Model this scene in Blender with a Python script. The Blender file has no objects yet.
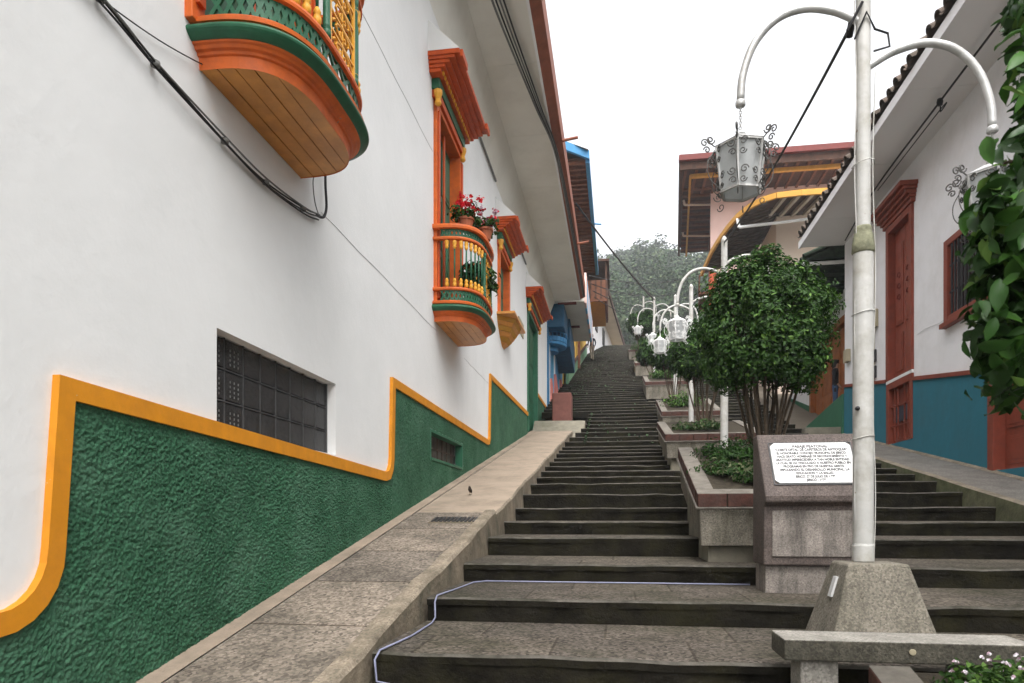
import bpy, math, random
import numpy as np
from mathutils import Vector, Matrix, noise
random.seed(7)
sc = bpy.context.scene
C = sc.collection
R = math.radians
W = {}                                   # world location of every root / part

# ------------------------------------------------------------------ materials
def mat(name, col, var=0.12, scale=6.0, rough=0.8, bump=0.0, bscale=40.0, stain=None, sscale=0.8, samt=0.4,
        metal=0.0, spec=0.3, speck=None, streak=False, chips=None):
    m = bpy.data.materials.new(name); m.use_nodes = True
    nt = m.node_tree; N = nt.nodes; Lk = nt.links
    b = N['Principled BSDF']
    b.inputs['Roughness'].default_value = rough; b.inputs['Metallic'].default_value = metal
    b.inputs['Specular IOR Level'].default_value = spec
    tc = N.new('ShaderNodeTexCoord')
    def nz(sca, det=5.0, vec=None, r=0.6):
        n = N.new('ShaderNodeTexNoise'); n.inputs['Scale'].default_value = sca; n.inputs['Detail'].default_value = det
        n.inputs['Roughness'].default_value = r
        Lk.new(vec or tc.outputs['Object'], n.inputs['Vector']); return n.outputs['Fac']
    def ramp(fac, p0, p1, c0, c1):
        r = N.new('ShaderNodeValToRGB'); r.color_ramp.elements[0].position = p0; r.color_ramp.elements[1].position = p1
        r.color_ramp.elements[0].color = (*c0, 1); r.color_ramp.elements[1].color = (*c1, 1)
        Lk.new(fac, r.inputs['Fac']); return r.outputs['Color']
    def mix(fac, a, c):
        x = N.new('ShaderNodeMix'); x.data_type = 'RGBA'
        if isinstance(fac, float): x.inputs['Factor'].default_value = fac
        else: Lk.new(fac, x.inputs['Factor'])
        Lk.new(a, x.inputs[6])
        if isinstance(c, tuple): x.inputs[7].default_value = (*c, 1)
        else: Lk.new(c, x.inputs[7])
        return x.outputs[2]
    c0 = tuple(max(0, v*(1-var)) for v in col); c1 = tuple(min(1, v*(1+var)) for v in col)
    out = ramp(nz(scale), 0.3, 0.7, c0, c1)
    if speck:                                # aggregate speckle: (dark, light, scale)
        v = N.new('ShaderNodeTexVoronoi'); v.inputs['Scale'].default_value = speck[2]
        Lk.new(tc.outputs['Object'], v.inputs['Vector'])
        g = ramp(v.outputs['Color'], 0.0, 1.0, (speck[0],)*3, (speck[1],)*3)
        mm = N.new('ShaderNodeMix'); mm.data_type = 'RGBA'; mm.blend_type = 'MULTIPLY'; mm.inputs['Factor'].default_value = 1
        Lk.new(out, mm.inputs[6]); Lk.new(g, mm.inputs[7]); out = mm.outputs[2]
    if stain:
        vec = None
        if streak:
            mp = N.new('ShaderNodeMapping'); mp.inputs['Scale'].default_value = (3.0, 3.0, 0.5)
            Lk.new(tc.outputs['Object'], mp.inputs['Vector']); vec = mp.outputs['Vector']
        f = ramp(nz(sscale, 6, vec, 0.7), 0.45, 0.72, (0,)*3, (samt,)*3)
        out = mix(f, out, stain)
    if chips:
        f = ramp(nz(chips[1], 4, None, .75), chips[2], chips[2]+.02, (0,)*3, (1,)*3); out = mix(f, out, chips[0])
    Lk.new(out, b.inputs['Base Color'])
    if bump:
        bp = N.new('ShaderNodeBump'); bp.inputs['Strength'].default_value = bump; bp.inputs['Distance'].default_value = 0.02
        Lk.new(nz(bscale, 6), bp.inputs['Height']); Lk.new(bp.outputs['Normal'], b.inputs['Normal'])
    return m

def leafmat(name, col, rough=0.6, trans=0.25):
    m = bpy.data.materials.new(name); m.use_nodes = True
    nt = m.node_tree; N = nt.nodes; Lk = nt.links; b = N['Principled BSDF']
    tc = N.new('ShaderNodeTexCoord'); n = N.new('ShaderNodeTexNoise'); n.inputs['Scale'].default_value = 9
    Lk.new(tc.outputs['Object'], n.inputs['Vector'])
    r = N.new('ShaderNodeValToRGB')
    r.color_ramp.elements[0].position = .3; r.color_ramp.elements[1].position = .7
    r.color_ramp.elements[0].color = (*[c*.65 for c in col], 1); r.color_ramp.elements[1].color = (*[c*1.35 for c in col], 1)
    Lk.new(n.outputs['Fac'], r.inputs['Fac']); Lk.new(r.outputs['Color'], b.inputs['Base Color'])
    b.inputs['Roughness'].default_value = rough; b.inputs['Specular IOR Level'].default_value = .22
    t = N.new('ShaderNodeBsdfTranslucent'); Lk.new(r.outputs['Color'], t.inputs['Color'])
    mx = N.new('ShaderNodeMixShader'); mx.inputs['Fac'].default_value = trans
    Lk.new(b.outputs[0], mx.inputs[1]); Lk.new(t.outputs[0], mx.inputs[2])
    Lk.new(mx.outputs[0], N['Material Output'].inputs['Surface'])
    return m

def slabmat(name, col, joint, speck, moss=(.06, .055, .045)):
    """paving with joints laid out in the UV map (u, v in slabs)"""
    m = mat(name, col, .22, 3.0, .92, .5, 70, stain=moss, sscale=1.3, samt=.8, speck=speck, spec=.12)
    nt = m.node_tree; N = nt.nodes; Lk = nt.links; b = N['Principled BSDF']
    src = b.inputs['Base Color'].links[0].from_socket
    uv = N.new('ShaderNodeUVMap'); uv.uv_map = 'slabs'
    bt = N.new('ShaderNodeTexBrick'); bt.inputs['Scale'].default_value = 1
    bt.offset = .37; bt.offset_frequency = 2
    bt.inputs['Brick Width'].default_value = 1; bt.inputs['Row Height'].default_value = 1
    bt.inputs['Mortar Size'].default_value = .012; bt.inputs['Mortar Smooth'].default_value = .4
    bt.inputs['Color1'].default_value = (.80, .80, .80, 1); bt.inputs['Color2'].default_value = (1.12, 1.1, 1.06, 1)
    bt.inputs['Mortar'].default_value = (*[j for j in joint], 1)
    Lk.new(uv.outputs['UV'], bt.inputs['Vector'])
    mm = N.new('ShaderNodeMix'); mm.data_type = 'RGBA'; mm.blend_type = 'MULTIPLY'; mm.inputs['Factor'].default_value = 1
    Lk.new(src, mm.inputs[6]); Lk.new(bt.outputs['Color'], mm.inputs[7]); Lk.new(mm.outputs[2], b.inputs['Base Color'])
    return m

def glassmat(name, col, rough=.15, alpha=1.0):
    m = bpy.data.materials.new(name); m.use_nodes = True
    b = m.node_tree.nodes['Principled BSDF']; b.inputs['Base Color'].default_value = (*col, 1)
    b.inputs['Roughness'].default_value = rough
    if alpha < 1: b.inputs['Alpha'].default_value = alpha
    return m

M = {
 'white_wall': mat('white_wall', (.80, .802, .79), .03, 1.3, .9, .22, 7, stain=(.70, .705, .69), sscale=.8, samt=.4),
 'white_wall_right': mat('white_wall_right', (.81, .805, .815), .03, 1.5, .9, .22, 10, stain=(.64, .63, .61), sscale=1.6, samt=.5),
 'green_stucco': mat('green_stucco', (.036, .112, .060), .22, 1.1, .85, .35, 150, stain=(.085, .165, .11), sscale=2.2, samt=.55, spec=.2, speck=(.5, 1.5, 105)),
 'green_plain': mat('green_plain', (.030, .135, .075), .12, 5, .5, .1, 30),
 'yellow_trim': mat('yellow_trim', (.66, .255, .012), .10, 6, .55, .10, 30, stain=(.45, .17, .02), sscale=5, samt=.45, chips=((.55,.52,.45), 16, .72)),
 'orange': mat('orange', (.66, .135, .022), .12, 7, .5, .06, 40, stain=(.30, .07, .03), sscale=6, samt=.5, chips=((.30,.22,.16), 7, .70)),
 'deep_orange': mat('deep_orange', (.55, .085, .015), .15, 7, .5, .06, 40, stain=(.25,.05,.02), sscale=5, samt=.5, chips=((.25,.18,.13), 8, .72)),
 'green_paint': mat('green_paint', (.022, .115, .058), .15, 6, .45, .08, 40, stain=(.012,.06,.035), sscale=5, samt=.6),
 'yellow_wood': mat('yellow_wood', (.74, .36, .04), .12, 9, .45, .05, 40),
 'varnish': mat('varnish', (.62, .27, .06), .2, 4, .38, .08, 30, stain=(.36, .14, .03), sscale=2.2, samt=.6),
 'raw_wood': mat('raw_wood', (.42, .37, .30), .2, 30, .9),
 'soffit': mat('soffit', (.73, .71, .64), .04, 1.0, .9, .05, 20, stain=(.5, .47, .40), sscale=.7, samt=.4),
 'soffit_white': mat('soffit_white', (.74, .73, .72), .03, 1.0, .9, .05, 20),
 'fascia': mat('fascia', (.23, .07, .035), .2, 4, .6, .1, 20),
 'tile': mat('tile', (.10, .075, .06), .45, 6, .9, .3, 30, stain=(.03, .035, .025), sscale=3, samt=.8),
 'black_glass': glassmat('black_glass', (.012, .012, .013), .18),
 'block': mat('block', (.022, .022, .023), .3, 20, .25, .4, 55, spec=.5),
 'iron': mat('iron', (.02, .02, .022), .2, 10, .5, .1, 40, spec=.5),
 'cable': mat('cable', (.015, .015, .016), .2, 10, .5),
 'cable_grey': mat('cable_grey', (.16, .16, .15), .2, 10, .6),
 'rope': mat('rope', (.22, .23, .33), .15, 20, .4),
 'steel': mat('steel', (.50, .50, .49), .18, 8, .42, .15, 35, metal=.35, stain=(.20, .18, .15), sscale=5, samt=.5),
 'pole': mat('pole', (.45, .445, .425), .08, 5, .55, .2, 25, stain=(.25, .23, .18), sscale=4.5, samt=.75, chips=((.20,.13,.08), 14, .70)),
 'moss_metal': mat('moss_metal', (.20, .20, .13), .45, 14, .8, .4, 40),
 'frosted': mat('frosted', (.60, .62, .62), .12, 14, .4, .25, 70, spec=.5),
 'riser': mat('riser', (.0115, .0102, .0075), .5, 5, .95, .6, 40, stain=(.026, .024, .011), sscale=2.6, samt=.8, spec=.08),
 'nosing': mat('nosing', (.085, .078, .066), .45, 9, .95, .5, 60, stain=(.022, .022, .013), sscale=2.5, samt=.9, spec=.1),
 'tread': slabmat('tread', (.086, .074, .062), (.55, .52, .48), (.12, 2.0, 55), moss=(.026, .028, .014)),
 'slab': slabmat('slab', (.235, .20, .165), (.38, .34, .30), (.32, 1.55, 55)),
 'beige': mat('beige', (.315, .25, .19), .10, 2.5, .9, .3, 60, stain=(.17, .14, .105), sscale=2.6, samt=.75),
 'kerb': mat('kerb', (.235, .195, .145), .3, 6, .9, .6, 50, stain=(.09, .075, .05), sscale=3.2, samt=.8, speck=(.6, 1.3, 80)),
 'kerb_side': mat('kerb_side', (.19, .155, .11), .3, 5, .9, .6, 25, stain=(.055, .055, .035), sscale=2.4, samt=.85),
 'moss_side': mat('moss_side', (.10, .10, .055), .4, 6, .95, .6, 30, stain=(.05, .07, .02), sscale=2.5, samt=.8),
 'granito': mat('granito', (.20, .180, .145), .25, 4, .9, .5, 70, stain=(.055, .052, .034), sscale=2.4, samt=.8, speck=(.5, 1.3, 95), streak=True),
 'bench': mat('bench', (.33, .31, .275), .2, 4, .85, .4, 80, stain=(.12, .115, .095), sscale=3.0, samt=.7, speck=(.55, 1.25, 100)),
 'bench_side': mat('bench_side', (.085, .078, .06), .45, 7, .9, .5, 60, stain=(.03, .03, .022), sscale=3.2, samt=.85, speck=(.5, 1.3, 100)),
 'concrete': mat('concrete', (.22, .20, .155), .2, 4, .9, .4, 40, stain=(.11, .11, .07), sscale=2.5, samt=.7),
 'pink_granite': mat('pink_granite', (.105, .082, .072), .22, 5, .7, .3, 80, stain=(.09, .075, .07), sscale=2, samt=.6, speck=(.45, 1.35, 110)),
 'stained_granite': mat('stained_granite', (.25, .22, .195), .3, 5, .8, .3, 70, stain=(.03, .027, .023), sscale=2.2, samt=1.0, speck=(.6, 1.25, 110), streak=True),
 'marble': mat('marble', (.56, .56, .555), .03, 3, .35, .02, 20),
 'ink': mat('ink', (.03, .03, .03), .1, 20, .6),
 'brick': mat('brick', (.058, .021, .014), .5, 14, .8, .35, 40, stain=(.05, .035, .03), sscale=4, samt=.7),
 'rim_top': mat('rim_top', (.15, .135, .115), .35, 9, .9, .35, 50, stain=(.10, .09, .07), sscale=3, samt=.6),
 'soil': mat('soil', (.035, .028, .018), .4, 20, .95, .6, 60),
 'turquoise': mat('turquoise', (.020, .150, .205), .10, 2.5, .7, .12, 15, stain=(.03, .105, .14), sscale=1.2, samt=.5),
 'redbrown': mat('redbrown', (.225, .048, .026), .12, 6, .5, .08, 40, stain=(.13, .033, .02), sscale=4, samt=.6, chips=((.10,.05,.035), 9, .69)),
 'dark_red': mat('dark_red', (.14, .025, .02), .15, 6, .6),
 'door_brown': mat('door_brown', (.30, .10, .03), .25, 5, .5, .1, 30),
 'dark_wood': mat('dark_wood', (.062, .028, .016), .35, 6, .75, .15, 30),
 'brown_wood': mat('brown_wood', (.14, .052, .025), .3, 6, .7, .15, 30),
 'pink': mat('pink', (.70, .50, .45), .05, 1.5, .9, .08, 20),
 'cream_pink': mat('cream_pink', (.72, .60, .50), .04, 1.5, .9, .08, 20),
 'ochre': mat('ochre', (.50, .25, .035), .12, 6, .6),
 'orange_red': mat('orange_red', (.36, .060, .022), .1, 4, .7),
 'blue': mat('blue', (.035, .20, .40), .12, 6, .5),
 'dark_blue': mat('dark_blue', (.02, .10, .19), .2, 6, .6),
 'light_blue': mat('light_blue', (.15, .42, .62), .1, 6, .6),
 'salmon': mat('salmon', (.60, .20, .17), .12, 3, .8, .1, 20),
 'brick_pink': mat('brick_pink', (.175, .07, .056), .2, 6, .85, .25, 40),
 'yellow_wall': mat('yellow_wall', (.72, .47, .09), .06, 2, .9),
 'sage': mat('sage', (.13, .26, .15), .1, 3, .8),
 'white_paint': mat('white_paint', (.78, .78, .77), .04, 5, .5),
 'beige_wall': mat('beige_wall', (.62, .53, .40), .06, 1, .9),
 'plastic_beige': mat('plastic_beige', (.40, .35, .24), .06, 8, .5),
 'terracotta': mat('terracotta', (.36, .12, .06), .15, 8, .8),
 'bark': mat('bark', (.085, .062, .042), .35, 20, .9, .4, 50),
 'leaf_a': leafmat('leaf_a', (.026, .068, .011)),
 'leaf_b': leafmat('leaf_b', (.043, .10, .017)),
 'leaf_c': leafmat('leaf_c', (.016, .045, .008)),
 'leaf_new': leafmat('leaf_new', (.10, .19, .035)),
 'leaf_dry': leafmat('leaf_dry', (.10, .112, .058), .8),
 'big_leaf_a': leafmat('big_leaf_a', (.024, .066, .013), .36, .3),
 'big_leaf_b': leafmat('big_leaf_b', (.042, .110, .018), .36, .3),
 'wood_a': leafmat('wood_a', (.040, .070, .030), .9, .1),
 'wood_b': leafmat('wood_b', (.070, .095, .045), .9, .1),
 'wood_c': leafmat('wood_c', (.028, .050, .025), .9, .1),
 'hill_ground': mat('hill_ground', (.05, .065, .03), .3, .05, .95),
 'earth': mat('earth', (.14, .12, .09), .25, .5, .95, .3, 8),
 'petal_red': mat('petal_red', (.68, .008, .02), .2, 30, .6),
 'petal_pink': mat('petal_pink', (.52, .34, .42), .2, 30, .6),
 'petal_white': mat('petal_white', (.75, .70, .74), .1, 30, .6),
 'skin': mat('skin', (.42, .24, .16), .08, 10, .55),
 'hair': mat('hair', (.02, .015, .012), .3, 30, .6),
 'jacket': mat('jacket', (.014, .013, .016), .2, 20, .8),
 'jeans': mat('jeans', (.05, .09, .17), .2, 30, .85),
 'khaki': mat('khaki', (.30, .26, .20), .12, 30, .85),
 'navy': mat('navy', (.018, .02, .045), .15, 20, .85),
 'shoe': mat('shoe', (.02, .018, .016), .1, 20, .6),
 'feather': mat('feather', (.045, .036, .03), .3, 40, .7),
 'beak': mat('beak', (.12, .08, .03), .1, 30, .5),
 'grey_door': mat('grey_door', (.05, .05, .05), .2, 6, .6),
}
def translucent(m, fac, col):
    nt = m.node_tree; N = nt.nodes; b = N['Principled BSDF']; t = N.new('ShaderNodeBsdfTranslucent'); t.inputs['Color'].default_value = (*col, 1)
    mx = N.new('ShaderNodeMixShader'); mx.inputs['Fac'].default_value = fac
    nt.links.new(b.outputs[0], mx.inputs[1]); nt.links.new(t.outputs[0], mx.inputs[2]); nt.links.new(mx.outputs[0], N['Material Output'].inputs['Surface'])
translucent(M['frosted'], .5, (.6,.62,.62))
# ------------------------------------------------------------------ mesh builder
class MB:
    def __init__(s): s.v = []; s.f = []; s.m = []; s.uv = None
    def add(s, vs, fs, mi=0):
        o = len(s.v); s.v += [tuple(v) for v in vs]
        for f in fs: s.f.append(tuple(i+o for i in f)); s.m.append(mi)
    def quad(s, a, b, c, d, mi=0): s.add([a, b, c, d], [(0, 1, 2, 3)], mi)
    def box(s, x0, x1, y0, y1, z0, z1, mi=0):
        if x0 > x1: x0, x1 = x1, x0
        if y0 > y1: y0, y1 = y1, y0
        if z0 > z1: z0, z1 = z1, z0
        v = [(x0,y0,z0),(x1,y0,z0),(x1,y1,z0),(x0,y1,z0),(x0,y0,z1),(x1,y0,z1),(x1,y1,z1),(x0,y1,z1)]
        s.add(v, [(0,3,2,1),(4,5,6,7),(0,1,5,4),(1,2,6,5),(2,3,7,6),(3,0,4,7)], mi)
    def hexa(s, v, mi=0):
        s.add(v, [(0,3,2,1),(4,5,6,7),(0,1,5,4),(1,2,6,5),(2,3,7,6),(3,0,4,7)], mi)
    def bar(s, a, b, w, h, up=(0,0,1), mi=0):
        a = Vector(a); b = Vector(b); d = (b-a).normalized(); up = Vector(up)
        sx = d.cross(up)
        if sx.length < 1e-4: sx = d.cross(Vector((1,0,0)))
        sx.normalize(); uz = sx.cross(d)
        vs = []
        for p in (a, b):
            for i, j in ((-1,-1),(1,-1),(1,1),(-1,1)): vs.append(p + sx*(i*w/2) + uz*(j*h/2))
        s.add(vs, [(0,1,2,3),(7,6,5,4),(0,4,5,1),(1,5,6,2),(2,6,7,3),(3,7,4,0)], mi)
    def tube(s, pts, r, n=8, mi=0, caps=True):
        pts = [Vector(p) for p in pts]; k = len(pts)
        rr = r if isinstance(r, (list, tuple)) else [r]*k
        vs = []; prev = None
        for i, p in enumerate(pts):
            d = (pts[min(i+1,k-1)] - pts[max(i-1,0)])
            if d.length < 1e-9: d = Vector((0,0,1))
            d.normalize()
            if prev is None:
                ref = Vector((0,0,1)) if abs(d.z) < .9 else Vector((1,0,0))
                sx = d.cross(ref).normalized()
            else:
                sx = prev - d*prev.dot(d)
                sx = sx.normalized() if sx.length > 1e-6 else d.cross(Vector((1,0,0))).normalized()
            prev = sx; sy = d.cross(sx)
            for j in range(n):
                a = 2*math.pi*j/n
                vs.append(p + sx*(math.cos(a)*rr[i]) + sy*(math.sin(a)*rr[i]))
        fs = []
        for i in range(k-1):
            for j in range(n): fs.append((i*n+j, i*n+(j+1)%n, (i+1)*n+(j+1)%n, (i+1)*n+j))
        if caps: fs.append(tuple(range(n-1,-1,-1))); fs.append(tuple((k-1)*n+j for j in range(n)))
        s.add(vs, fs, mi)
    def lathe(s, prof, cx, cy, n=12, mi=0, rot=0.0):
        vs = []; k = len(prof)
        for r, z in prof:
            for j in range(n):
                a = 2*math.pi*j/n + rot; vs.append((cx+r*math.cos(a), cy+r*math.sin(a), z))
        fs = []
        for i in range(k-1):
            for j in range(n): fs.append((i*n+j, i*n+(j+1)%n, (i+1)*n+(j+1)%n, (i+1)*n+j))
        fs.append(tuple(range(n-1,-1,-1))); fs.append(tuple((k-1)*n+j for j in range(n)))
        s.add(vs, fs, mi)
    def prism(s, poly, x0, x1, mi=0):
        """poly in (y,z), extruded along x"""
        n = len(poly)
        vs = [(x0,y,z) for y,z in poly] + [(x1,y,z) for y,z in poly]
        fs = [tuple(range(n)), tuple(range(2*n-1,n-1,-1))] + [(i, n+i, n+(i+1)%n, (i+1)%n) for i in range(n)]
        s.add(vs, fs, mi)
    def prism_z(s, poly, z0, z1, mi=0):
        n = len(poly)
        vs = [(x,y,z0) for x,y in poly] + [(x,y,z1) for x,y in poly]
        fs = [tuple(range(n-1,-1,-1)), tuple(range(n,2*n))] + [(i, (i+1)%n, n+(i+1)%n, n+i) for i in range(n)]
        s.add(vs, fs, mi)
    def mesh(s, name, mats, smooth=False):
        me = bpy.data.meshes.new(name); me.from_pydata(s.v, [], s.f)
        for m in mats: me.materials.append(M[m] if isinstance(m, str) else m)
        if len(mats) > 1: me.polygons.foreach_set('material_index', s.m)
        if smooth: me.polygons.foreach_set('use_smooth', [True]*len(me.polygons))
        me.update(); return me
    def build(s, name, mats, parent=None, smooth=False, bevel=0.0, loc=None):
        if not isinstance(mats, (list, tuple)): mats = [mats]
        off = W[parent] if parent is not None else Vector((0,0,0))
        pl = off if loc is None else off + Vector(loc)
        if pl.length: s.v = [tuple(Vector(v) - pl) for v in s.v]
        me = s.mesh(name, mats, smooth)
        import bmesh
        bm = bmesh.new(); bm.from_mesh(me); bmesh.ops.recalc_face_normals(bm, faces=bm.faces); bm.to_mesh(me); bm.free()
        return link(name, me, parent, loc or (0,0,0), bevel)

def link(name, me, parent=None, loc=(0,0,0), bevel=0.0):
    o = bpy.data.objects.new(name, me); C.objects.link(o); o.location = loc
    if parent is not None: o.parent = parent
    W[o] = (W[parent] if parent is not None else Vector((0,0,0))) + Vector(loc)
    if bevel:
        b = o.modifiers.new('bevel', 'BEVEL'); b.width = bevel; b.segments = 2; b.limit_method = 'ANGLE'; b.angle_limit = R(40)
    return o
def tag(o, label=None, cat=None, group=None, kind=None):
    if label: o['label'] = label
    if cat: o['category'] = cat
    if group: o['group'] = group
    if kind: o['kind'] = kind
    return o
def thing(name, loc, label, cat, group=None):
    o = bpy.data.objects.new(name, None); C.objects.link(o); o.location = loc; o.empty_display_size = .2
    W[o] = Vector(loc); return tag(o, label, cat, group)
def crom(pts, n=6):
    P = [Vector(p) for p in pts]; P = [P[0]*2-P[1]] + P + [P[-1]*2-P[-2]]; out = []
    for i in range(1, len(P)-2):
        for k in range(n):
            t = k/n
            out.append(.5*((2*P[i]) + (P[i+1]-P[i-1])*t + (2*P[i-1]-5*P[i]+4*P[i+1]-P[i+2])*t*t + (3*P[i]-P[i-1]-3*P[i+1]+P[i+2])*t**3))
    out.append(P[-2]); return out
def catenary(a, b, sag, n=24):
    a = Vector(a); b = Vector(b)
    return [a.lerp(b, i/n) - Vector((0,0,sag*4*(i/n)*(1-i/n))) for i in range(n+1)]

# numpy leaf clouds -------------------------------------------------------------
def leaf_mesh(name, pos, nrm, size, mats, rng, aspect=.5, fold=.18, weights=None):
    n = len(pos)
    nrm = nrm/np.maximum(np.linalg.norm(nrm, axis=1, keepdims=True), 1e-6)
    rv = rng.normal(size=(n,3)); rv[:,2] -= .55
    d = rv - nrm*np.sum(rv*nrm, axis=1, keepdims=True); d /= np.maximum(np.linalg.norm(d, axis=1, keepdims=True), 1e-6)
    sd = np.cross(nrm, d)
    sz = (size*rng.uniform(.65, 1.3, n))[:,None]
    w = sz*aspect*.5
    # six-point leaf: base, left low, left high, tip, right high, right low (folded along the midrib)
    base = pos - d*sz*.5; tip = pos + d*sz*.5 - nrm*sz*.12
    l1 = pos - d*sz*.18 + sd*w + nrm*sz*fold*.5; l2 = pos + d*sz*.2 + sd*w*.8 + nrm*sz*fold*.35
    r1 = pos - d*sz*.18 - sd*w + nrm*sz*fold*.5; r2 = pos + d*sz*.2 - sd*w*.8 + nrm*sz*fold*.35
    V = np.stack([base, l1, l2, tip, r2, r1], axis=1).reshape(-1, 3)
    idx = np.arange(n)[:,None]*6
    F = np.concatenate([idx+np.array([[0,1,2,3]]), idx+np.array([[0,3,4,5]])], axis=1).reshape(-1)
    me = bpy.data.meshes.new(name)
    me.vertices.add(len(V)); me.vertices.foreach_set('co', V.astype(np.float32).ravel())
    nf = 2*n
    me.loops.add(nf*4); me.loops.foreach_set('vertex_index', F.astype(np.int32))
    me.polygons.add(nf); me.polygons.foreach_set('loop_start', (np.arange(nf)*4).astype(np.int32))
    for m in mats: me.materials.append(M[m])
    mi = np.repeat(rng.choice(len(mats), n, p=weights), 2)
    me.polygons.foreach_set('material_index', mi.astype(np.int32))
    me.update(calc_edges=True); me.validate(); return me
def big_leaf_mesh(name, pos, nrm, size, mats, rng, weights=None, width=.46):
    n = len(pos); nrm = nrm/np.maximum(np.linalg.norm(nrm, axis=1, keepdims=True), 1e-6)
    rv = rng.normal(size=(n,3))*.7 + np.array([-.55,-.1,-.75])
    d = rv - nrm*np.sum(rv*nrm, axis=1, keepdims=True); d /= np.maximum(np.linalg.norm(d, axis=1, keepdims=True), 1e-6)
    sd = np.cross(nrm, d); sz = (size*rng.uniform(.6, 1.25, n))[:,None]
    T = [0,.12,.3,.5,.7,.86,1.0]; Wd = [.03,.55,.95,1.0,.78,.42,.0]; droop = rng.uniform(.05,.35,n)[:,None]; wave = rng.uniform(-.06,.06,n)[:,None]
    V = []
    for t, w_ in zip(T, Wd):
        c = pos + d*sz*(t-.5) - nrm*sz*droop*(t**2) ; ww = sz*width*.5*w_
        V += [c + sd*ww + nrm*sz*(.10*w_+wave*math.sin(t*9)), c, c - sd*ww + nrm*sz*(.10*w_-wave*math.sin(t*8))]
    V = np.stack(V, axis=1).reshape(-1,3); k = 3*len(T); idx = np.arange(n)[:,None]*k; fl = []
    for i in range(len(T)-1):
        a = 3*i; fl += [a,a+1,a+4,a+3, a+1,a+2,a+5,a+4]
    F = (idx+np.array([fl])).reshape(-1); nf = n*2*(len(T)-1); me = bpy.data.meshes.new(name)
    me.vertices.add(len(V)); me.vertices.foreach_set('co', V.astype(np.float32).ravel()); me.loops.add(nf*4); me.loops.foreach_set('vertex_index', F.astype(np.int32))
    me.polygons.add(nf); me.polygons.foreach_set('loop_start', (np.arange(nf)*4).astype(np.int32))
    for m in mats: me.materials.append(M[m])
    me.polygons.foreach_set('material_index', np.repeat(rng.choice(len(mats), n, p=weights), 2*(len(T)-1)).astype(np.int32))
    me.polygons.foreach_set('use_smooth', [True]*nf); me.update(calc_edges=True); me.validate(); return me
def crown_points(rng, n, radii, nclump, spread, flat=.0, shell=(.55, 1.0)):
    u = rng.normal(size=(nclump,3)); u /= np.linalg.norm(u, axis=1, keepdims=True)
    u[:,2] = np.where(u[:,2] < -flat, u[:,2]*.5, u[:,2])
    rad = rng.uniform(shell[0]**2, shell[1]**2, nclump)**.5
    cen = u*rad[:,None]
    k = rng.integers(0, nclump, n)
    sp = spread*rng.uniform(.6, 1.5, nclump)
    off = rng.normal(size=(n,3)); off /= np.linalg.norm(off, axis=1, keepdims=True); off *= (rng.uniform(0,1,n)**.4)[:,None]
    p = cen[k] + off*sp[k][:,None]
    p = p*np.array(radii)
    nr = off*.9 + p/np.array(radii)*.6 + rng.normal(size=(n,3))*.45 + np.array([0,0,.55])
    return p, nr

# ------------------------------------------------------------------ camera
TH = math.atan(106/700)
cam = bpy.data.cameras.new('camera'); co = bpy.data.objects.new('camera', cam); C.objects.link(co)
cam.sensor_width = 36; cam.lens = 36*700/1024; cam.shift_y = (518-341.5)/1024; cam.clip_end = 3000; cam.clip_start = .05; cam.dof.use_dof = True; cam.dof.focus_distance = 8.5; cam.dof.aperture_fstop = 7
co.location = (0,0,0); co.rotation_euler = (R(90), 0, TH); sc.camera = co

# ------------------------------------------------------------------ stairs and ground
STEPS = [(-3.4,-1.855),(-2.2,-1.67),(-1.0,-1.485),(.2,-1.3),(1.4,-1.115),(2.6,-.93),(3.75,-.745),(4.9,-.57),(6.1,-.40),(7.3,-.20),(8.3,-.04),(9.2,.135),(10.0,.345),(10.8,.535)]
y, z = 10.8, .535
while y < 16.3: y += .7125; z += .1425; STEPS.append((y, z))
while y < 60.8: y += .64; z += .19; STEPS.append((y, z))
YTOP, ZTOP = STEPS[-1]
def stair_z(yy):
    r = STEPS[0][1]
    for a, b in STEPS:
        if a <= yy: r = b
    return r
def side_z(yy): return -.857 + .2*(yy-3.3)
def rside_z(yy): return .134 + .198*(yy-8.6)

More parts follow.
